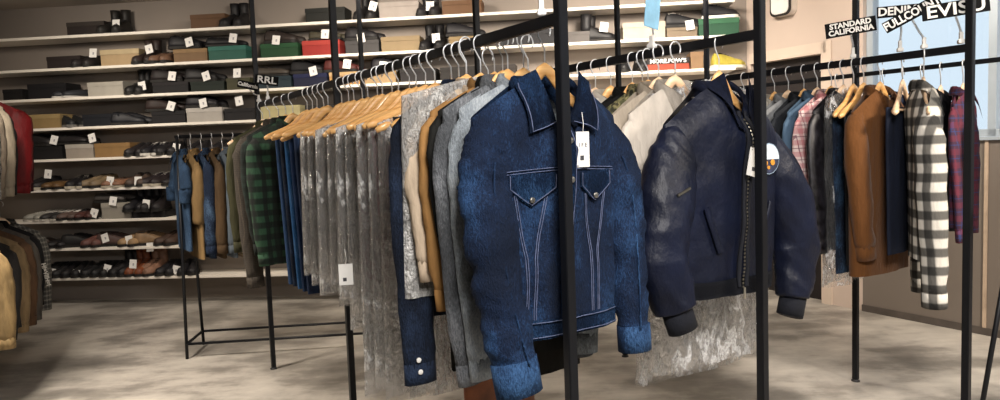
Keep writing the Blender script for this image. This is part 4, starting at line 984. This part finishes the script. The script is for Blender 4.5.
# shelf 5
shoe_box(4, 30, 62, 13, '151315', 'squat black shoe box beside the ivory box'); pair(4, 46, '1A1819', 'black low shoe', dz=.125, where='on the squat black box'); card(54, 140, 'on the squat black box')
h = shoe_box(4, 65, 93, 14, 'B3A89C', 'ivory shoe box on the middle shelf', 'C9C0B4'); pair(4, 80, '1A1718', 'black low shoe', 'flat', dz=h+.002, where='on the ivory box'); card(92, 138, 'on the ivory box')
shoe_box(4, 94, 130, 14, 'A27E4E', 'plain kraft shoe box on the middle shelf')
for k, x in enumerate((142, 158, 173)): pair(4, x, ['1E1A1C', '141318', '1C1A1C'][k], ['black heeled shoe beside the kraft box', 'black laced sneaker beside the heeled shoes', 'black canvas shoe near the far rack'][k], 'low', mode='toe', sep=.085, solec='1A1816' if k != 1 else 'C8C4BC', lacec=['2A2828', 'B8B4AC', '2A2828'][k])
for k, x in enumerate((200, 225, 250)): pair(4, x, '1C1A1C', 'black %s shoe behind the far rack hooks' % ['derby', 'suede', 'ankle'][k], 'low', mode='toe', sep=.09)
card(176, 148, 'on the canvas shoes near the far rack')
# shelf 6
l6 = [(44, '141214', 'black suede shoe', '2A2828'), (62, '5A4226', 'tan suede shoe', '2A2828'), (82, '191719', 'black mesh sneaker', '77726A'), (101, '6A5A44', 'khaki canvas shoe', '2A2828'), (121, '7A5844', 'rusty brown shoe', '4A3A30'), (141, '4A3C34', 'umber leather shoe', '2A2828'), (160, '1C1416', 'oxblood shoe', 'D0CCC4'), (180, '201C1E', 'charcoal shoe', '2A2828')]
for k, (x, c, l, lc) in enumerate(l6): pair(5, x, c, l, ['low', 'flat', 'low'][k % 3], mode='toe', sep=.085, lacec=lc, solec='1A1816' if k % 2 else 'A8A090', yaw=R(-25+(k*17) % 50))
card(48, 174, 'beside the black suede shoes of the fourth lowest shelf'); card(110, 181, 'beside the khaki canvas shoes'); card(138, 181, 'beside the rusty brown shoes')
# shelf 7
l7 = [(46, '8A8880', 'pale strappy sandal'), (60, '2A2828', 'black and white sandal'), (74, '5A4A44', 'brown striped sandal'), (88, '4A2E2A', 'reddish brown shoe')]
for k, (x, c, l) in enumerate(l7): pair(6, x, c, l, 'flat', mode='toe', sep=.08, lacec='D0CCC4' if k < 3 else '2A2828', solec='B0AAA0' if k < 2 else '1A1816', yaw=R(-20+k*14))
card(94, 213, 'beside the reddish brown shoes')
h = shoe_box(6, 101, 130, 16, 'A8A296', 'grey white shoe box on the third lowest shelf', 'B8B2A6'); pair(6, 117, '3A3634', 'grey brown sandal', 'flat', dz=h+.002, where='on the grey white box'); card(113, 201, 'on the grey white box')
shoe_box(6, 126+5, 165, 6, '131214', 'thin black box under the stacked black boots'); pair(6, 142, '17161A', 'black tall boot above the thin black box', 'boot', mode='toe', dz=.058, sep=.1); pair(6, 158, '1A1618', 'brown black boot beside the denim sleeve', 'boot', mode='toe', dz=.058, sep=.09); card(146, 204, 'on the black tall boots above the thin box')
# shelf 8
l8 = [(50, '3A3230', 'dark brown sandal', 'flat'), (66, '1A1819', 'black flat sandal', 'flat'), (84, '151415', 'black work shoe', 'low'), (101, '5A3A34', 'red brown loafer', 'low'), (119, '4A3834', 'cocoa loafer', 'low'), (138, '8A7050', 'golden tan moccasin', 'low'), (156, '7A6248', 'tan moccasin', 'low'), (174, '3A2A22', 'chestnut shoe', 'low')]
for k, (x, c, l, kd) in enumerate(l8): pair(7, x, c, l, kd, mode='toe' if k % 2 else 'side', sep=.08, yaw=R(-30+(k*23) % 50), lacec='8A8078' if k in (0, 5) else '2A2828')
card(36, 248, 'at the left end of the second lowest shelf'); card(105, 238, 'on the red brown loafers'); card(129, 240, 'on the cocoa loafers'); card(150, 247, 'on the edge of the second lowest shelf below the moccasins')
# shelf 9
l9 = [(54, '141314', 'black plain shoe', 'low'), (70, '171517', 'black buckled shoe', 'low'), (86, '1B1A1C', 'black pointed shoe', 'low'), (100, '131315', 'black matte shoe', 'low'), (115, '181616', 'black rounded shoe', 'low'), (128, '141214', 'black tall winter boot', 'boot'), (141, '6E3A20', 'rust fur boot', 'boot'), (154, '7A5A48', 'dusty pink boot', 'boot'), (172, '17161A', 'black slip on shoe', 'low'), (190, '17161A', 'black chelsea shoe', 'low')]
for k, (x, c, l, kd) in enumerate(l9): pair(8, x, c, l, kd, mode='toe', sep=.075, yaw=R(-22+(k*19) % 44))
card(52, 273, 'at the black plain shoes of the lowest shelf'); card(76, 274, 'at the black buckled shoes'); card(107, 269, 'at the black matte shoes'); card(133, 264, 'at the black winter boots beside the rust boots'); card(176, 270, 'at the slip on shoes of the lowest shelf')
